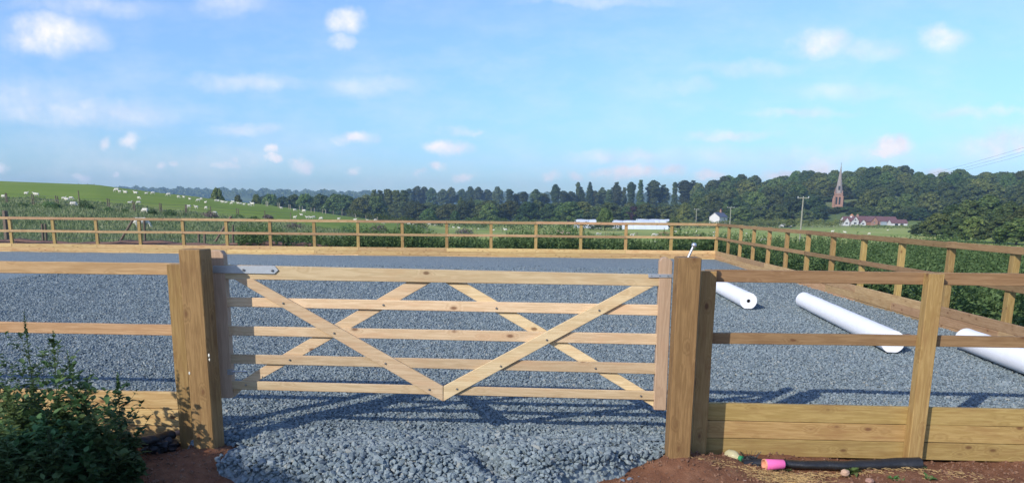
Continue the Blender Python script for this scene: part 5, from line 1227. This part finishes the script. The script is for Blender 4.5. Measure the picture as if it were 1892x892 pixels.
# ------------------------------------------------------------------ litter
# black rolled membrane on the right
L0 = onz(1372, 862, -.105); L1 = onz(1698, 868, -.105)
def membrane(name, p0, p1, prof, label, n=28):
    d = p1 - p0; Ln = d.length; rt = thing(name, p0, label, 'membrane roll', rz=math.atan2(d.y, d.x)); bm = bmesh.new(); rg = []
    m_ = 40
    for k in range(m_ + 1):
        t_ = k / m_; w_, h_ = np.interp(t_, prof[0], prof[1]), np.interp(t_, prof[0], prof[2])
        yo = .012 * math.sin(t_ * 9) + .006 * math.sin(t_ * 31); ring = []
        for q in range(n):
            a = 2 * math.pi * q / n; rr = 1 + .07 * noise.noise(Vector((t_ * 9, math.cos(a) * 1.2, math.sin(a) * 1.2))) + .04 * noise.noise(Vector((t_ * 40, math.cos(a) * 2, 3)))
            ring.append(bm.verts.new((t_ * Ln, yo + math.cos(a) * w_ * rr, h_ + math.sin(a) * h_ * rr)))
        rg.append(ring)
    for k in range(m_):
        for q in range(n): bm.faces.new((rg[k][q], rg[k][(q + 1) % n], rg[k + 1][(q + 1) % n], rg[k + 1][q]))
    for ring, s_, x_ in ((rg[0], 1, .03), (rg[-1], -1, Ln - .03)):
        c_ = sum((v.co for v in ring), Vector()) / n; inn = [bm.verts.new(c_ + (v.co - c_) * .8 + Vector((0, 0, 0))) for v in ring]; deep = [bm.verts.new(Vector((x_, v.co.y, v.co.z))) for v in inn]; 
        for q in range(n): bm.faces.new((ring[q], ring[(q + 1) % n], inn[(q + 1) % n], inn[q])); bm.faces.new((inn[q], inn[(q + 1) % n], deep[(q + 1) % n], deep[q]))
        bm.faces.new(deep)
    link('sheet', bm_mesh(bm, name, True), M_BLK, rt); return rt
membrane('membrane_roll', L0, L1, ([0, .1, .3, .6, .85, 1], [.035, .04, .045, .05, .058, .06], [.028, .034, .030, .034, .044, .052]), 'crumpled black membrane roll lying along the foot of the right fence')
La = onz(238, 848, -.105); Lb = onz(322, 824, -.105)
mr_ = membrane('membrane_roll', La + UP * .07, Lb + UP * .08, ([0, 1], [.05, .04], [.045, .035]), 'short black membrane roll with a pale core end, between the weeds and left gate post')
tube('core_end', [Vector(((Lb - La).length - .01, 0, .035)), Vector(((Lb - La).length + .055, 0, .037))], .022, simple('pale_core', (.42, .29, .22), .8), None, 12).parent = mr_
bm = bmesh.new(); bmesh.ops.create_icosphere(bm, subdivisions=4, radius=1)
for v_ in bm.verts: p = v_.co; k = 1 + .45 * noise.noise(p * 2.1) + .15 * noise.noise(p * 6); v_.co = Vector((p.x * .13 * k, p.y * .08 * k, max(p.z, -.5) * .075 * k))
c_ = onz(292, 836, -.105); tag(link('crumpled_sheet', bm_mesh(bm, 'crumpled_sheet', True), M_BLK, loc=Vector((c_.x, c_.y + .05, -.07))), 'crumpled black plastic sheet under the short roll by the left gate post', 'plastic sheet')
# tangle of black netting
VS_ = []; c_ = onz(1385, 858, -.10); bm = bmesh.new()
def strand(bm, pts, r, n=3):
    rg = []
    for k, p in enumerate(pts):
        d = (pts[min(k + 1, len(pts) - 1)] - pts[max(k - 1, 0)]).normalized(); a = d.orthogonal().normalized(); b2 = d.cross(a); rg.append([bm.verts.new(p + (a * math.cos(6.283 * q / n) + b2 * math.sin(6.283 * q / n)) * r) for q in range(n)])
    for k in range(len(rg) - 1):
        for q in range(n): bm.faces.new((rg[k][q], rg[k][(q + 1) % n], rg[k + 1][(q + 1) % n], rg[k + 1][q]))
for k in range(150):
    a, e = rs.uniform(0, 6.28), rs.uniform(0, 1.4); R0 = Vector((.085, .06, .07)); q0 = Vector((math.cos(a) * math.cos(e), math.sin(a) * math.cos(e), math.sin(e))); ax = Vector((rs.uniform(-1, 1), rs.uniform(-1, 1), rs.uniform(-1, 1))).normalized()
    pts = []
    for s_ in range(7):
        q1 = (Matrix.Rotation(s_ * .22, 3, ax) @ q0) * rs.uniform(.9, 1.08); pts.append(Vector((q1.x * R0.x, q1.y * R0.y, abs(q1.z) * R0.z)))
    strand(bm, pts, .0022)
for k in range(14):
    a = rs.uniform(0, 6.28); p = Vector((math.cos(a) * .05, math.sin(a) * .03, .06)); strand(bm, [p, p + Vector((math.cos(a) * .02, 0, .03)), p + Vector((math.cos(a) * .035, 0, .05))], .0018)
tag(link('netting_tangle', bm_mesh(bm, 'netting'), M_BLK, loc=c_), 'tangled ball of black netting between the bottle and the pink pot', 'netting')
# bottle
bt = onz(1353, 852, -.10); ba = math.atan2(-.35, 1.); rt = thing('plastic_bottle', bt, 'dusty clear plastic bottle with a green cap lying in front of the lowest kickboard', 'bottle', rz=-.95); rt.scale = (1.25,) * 3
def lathe_x(name, prof, mt, root, zc, n=20):
    bm = bmesh.new(); rg = [[bm.verts.new((x, r * math.cos(6.283 * q / n), zc + r * math.sin(6.283 * q / n))) for q in range(n)] for x, r in prof]
    for k in range(len(rg) - 1):
        for q in range(n): bm.faces.new((rg[k][q], rg[k][(q + 1) % n], rg[k + 1][(q + 1) % n], rg[k + 1][q]))
    return link(name, bm_mesh(bm, name, True), mt, root)
mb, t, b = mat('dusty_clear_plastic'); b.inputs['Base Color'].default_value = (.55, .50, .30, 1); b.inputs['Transmission Weight'].default_value = .2; b.inputs['Roughness'].default_value = .25; b.inputs['IOR'].default_value = 1.2
lathe_x('bottle_body', [(-.045, .0), (-.045, .028), (-.03, .036), (0, .038), (.02, .035), (.04, .022), (.052, .013), (.056, .013)], mb, rt, .038)
lathe_x('cap', [(.054, .0), (.054, .019), (.078, .019), (.08, .0)], simple('green_cap', (.03, .22, .10), .4), rt, .038)
# pink pot
pp = onz(1411, 868, -.10); rt = thing('pink_pot', pp, 'pink plastic pot lying on its side against the black roll', 'pot', rz=.12)
lathe_x('pot', [(0, .0435), (.003, .0450), (.155, .036), (.158, .034), (.158, .0)], M_PINK, rt, .045, 28)
lathe_x('rim', [(-.003, .040), (-.003, .0462), (.008, .0458), (.008, .045)], M_PINKIN, rt, .045, 28)
lathe_x('inside', [(.0, .041), (.12, .033), (.12, 0)], M_PINKIN, rt, .045, 28)
# pale stones and loose stones on soil
def rock(px, py, sx_, sy_, sz_, mt, label, name='stone', grp=None):
    c_ = onz(px, py, -.1); bm = bmesh.new(); bmesh.ops.create_icosphere(bm, subdivisions=3, radius=1); sd = rs.uniform(0, 50)
    for v_ in bm.verts: p = v_.co; k = 1 + .3 * noise.noise(p * 1.4 + Vector((sd, 0, 0))) + .08 * noise.noise(p * 5); v_.co = Vector((p.x * sx_ * k, p.y * sy_ * k, p.z * sz_ * k))
    return tag(link(name, bm_mesh(bm, name, False), mt, loc=Vector((c_.x, c_.y, -.1 + sz_ * .5))), label, 'stone', grp)
M_PALE = simple('pale_brown_stone', (.45, .30, .21), .9, 0, .2, 20, .2, .4); M_PSTONE = simple('pinkish_stone', (.34, .20, .15), .9, 0, .2, 20, .2, .4); M_SLS = simple('slate_stone', (.17, .20, .235), .85, 0, .25, 30, .25, .3)
rock(1561, 876, .034, .025, .028, M_PALE, 'flat pale brown stone beside the larger seedling')
rock(1606, 890, .03, .03, .02, M_PSTONE, 'pinkish stone at the bottom edge right of the seedling')
rock(1375, 889, .02, .015, .01, M_PALE, 'small pale stone in the soil below the bottle')
for px, py, s_ in ((1194, 877, .022), (1210, 878, .022), (1181, 882, .014), (1164, 886, .022), (1150, 888, .018), (1128, 880, .02)): rock(px, py, s_, s_ * .8, s_ * .6, M_SLS, 'blue-grey stone rolled loose onto the red soil at the heap edge', 'loose_stone', 'stray stones beside the gravel heap')
for px, py, s_ in ((1215, 862, .018), (1238, 861, .02), (1228, 853, .016), (1296, 864, .012)): rock(px, py, s_, s_ * .8, s_ * .6, M_PSTONE, 'small pinkish clod on the soil mound at the right gate post', 'soil_clod', 'clods by the right gate post')
# crumbs of soil and straw: uncountable
n = 26000; gx = nr.uniform(-4.2, 4.6, n); gy = nr.uniform(4.6, 6.05, n); ok = (heap_w(gx, gy) < .3) & (gy < frontY(gx) - .02); gx, gy = gx[ok], gy[ok]; n = len(gx)
sz = .004 + .026 * nr.uniform(0, 1, n) ** 6; gz = -.11 + mound(gx, gy) + sz * .15
v, f = stones(n, gx, gy, gz, sz, .8); tag(link('soil_crumbs', npmesh('soil_crumbs', v, f), sm), 'crumbs and small clods of red soil scattered in front of the fence', 'soil crumbs', kind='stuff')
bm = bmesh.new()
cs = [(1455, 880, .35, .14, 900), (1400, 872, .35, .1, 120), (1630, 872, .7, .06, 220), (1500, 872, .5, .06, 160), (1780, 885, .5, .15, 100), (1330, 872, .25, .08, 60)]
for (px, py, ex, ey, n) in cs:
    c_ = onz(px, py, -.1)
    for k in range(n):
        x, y = c_.x + rs.gauss(0, ex * .4), c_.y + rs.gauss(0, ey * .4)
        if y > frontY(x) - .06: continue
        z = -.105 + float(mound(x, y)) + rs.uniform(0, .014); a = rs.uniform(0, 6.28); ln = rs.uniform(.015, .05); bend = rs.uniform(-.6, .6)
        p0 = Vector((x, y, z)); p1 = p0 + Vector((math.cos(a), math.sin(a), rs.uniform(-.1, .2))) * ln * .5; p2 = p1 + Vector((math.cos(a + bend), math.sin(a + bend), -.05)) * ln * .5; strand(bm, [p0, p1, p2], rs.uniform(.0009, .0018))
tag(link('straw', bm_mesh(bm, 'straw'), M_STRAW), 'dry yellow straw and root fibres scattered on the soil by the black roll', 'straw', kind='stuff')
def twine(px0, py0, spread, n, label):
    c_ = onz(px0, py0, -.1); bm = bmesh.new()
    for k in range(n):
        a = rs.uniform(-.5, .5) + (math.pi if k % 2 else 0); p = Vector((rs.uniform(-.3, .3) * spread, rs.uniform(-.04, .04), rs.uniform(.004, .02))); pts = [p]
        for q in range(6): a += rs.uniform(-.7, .7); p = p + Vector((math.cos(a) * spread * .17, math.sin(a) * spread * .08, rs.uniform(-.006, .006))); p.z = max(p.z, .004); pts.append(p)
        strand(bm, pts, .0025, 4)
    tag(link('baler_twine', bm_mesh(bm, 'baler_twine'), M_BLUE, loc=c_), label, 'twine')
twine(1345, 858, .32, 16, 'frayed blue twine scattered left of the plastic bottle'); twine(1480, 862, .22, 12, 'blue twine scraps lying right of the pink pot')
# paint splashes on the right kickboards (hardened resin)
# unseen hedge added behind the camera, shaped to shade the lower left corner
def shade_hedge():
    n = 60000; x = nr.uniform(-14, -5.5, n); y = nr.uniform(-1.9, -.4, n); h = np.interp(x, [-14, -7.9, -6.6, -5.5], [4.65, 4.6, 4.25, 3.7]) + .12 * np.sin(x * 2.3) + .08 * np.sin(x * 6.3); z = h * nr.uniform(0, 1, n) ** .8 - .1
    v, f = leafquads(np.stack([x, y, z], -1), np.tile([-.6, -.6, .5], (n, 1)), nr.uniform(.12, .26, n), .8, .7); tag(link('hedge', npmesh('hedge', v, f), M_LEAF), 'unseen tall hedge added behind the viewpoint on the left to cast shade', 'hedge', 'field hedges')
shade_hedge()

# ------------------------------------------------------------------ air
if True:
    bm = bmesh.new(); bx(bm, -2600, 2600, -60, 3200, -30, 110)
    hz = link('haze', bm_mesh(bm, 'haze'), None); hm = D.materials.new('haze'); hm.use_nodes = True; ht = hm.node_tree; ht.nodes.clear()
    pv = ht.nodes.new('ShaderNodeVolumePrincipled'); pv.inputs['Color'].default_value = (.5, .74, 1., 1); pv.inputs['Density'].default_value = .00026; pv.inputs['Anisotropy'].default_value = .2
    ho = ht.nodes.new('ShaderNodeOutputMaterial'); ht.links.new(pv.outputs[0], ho.inputs['Volume']); hz.data.materials.append(hm); tag(hz, kind='stuff')
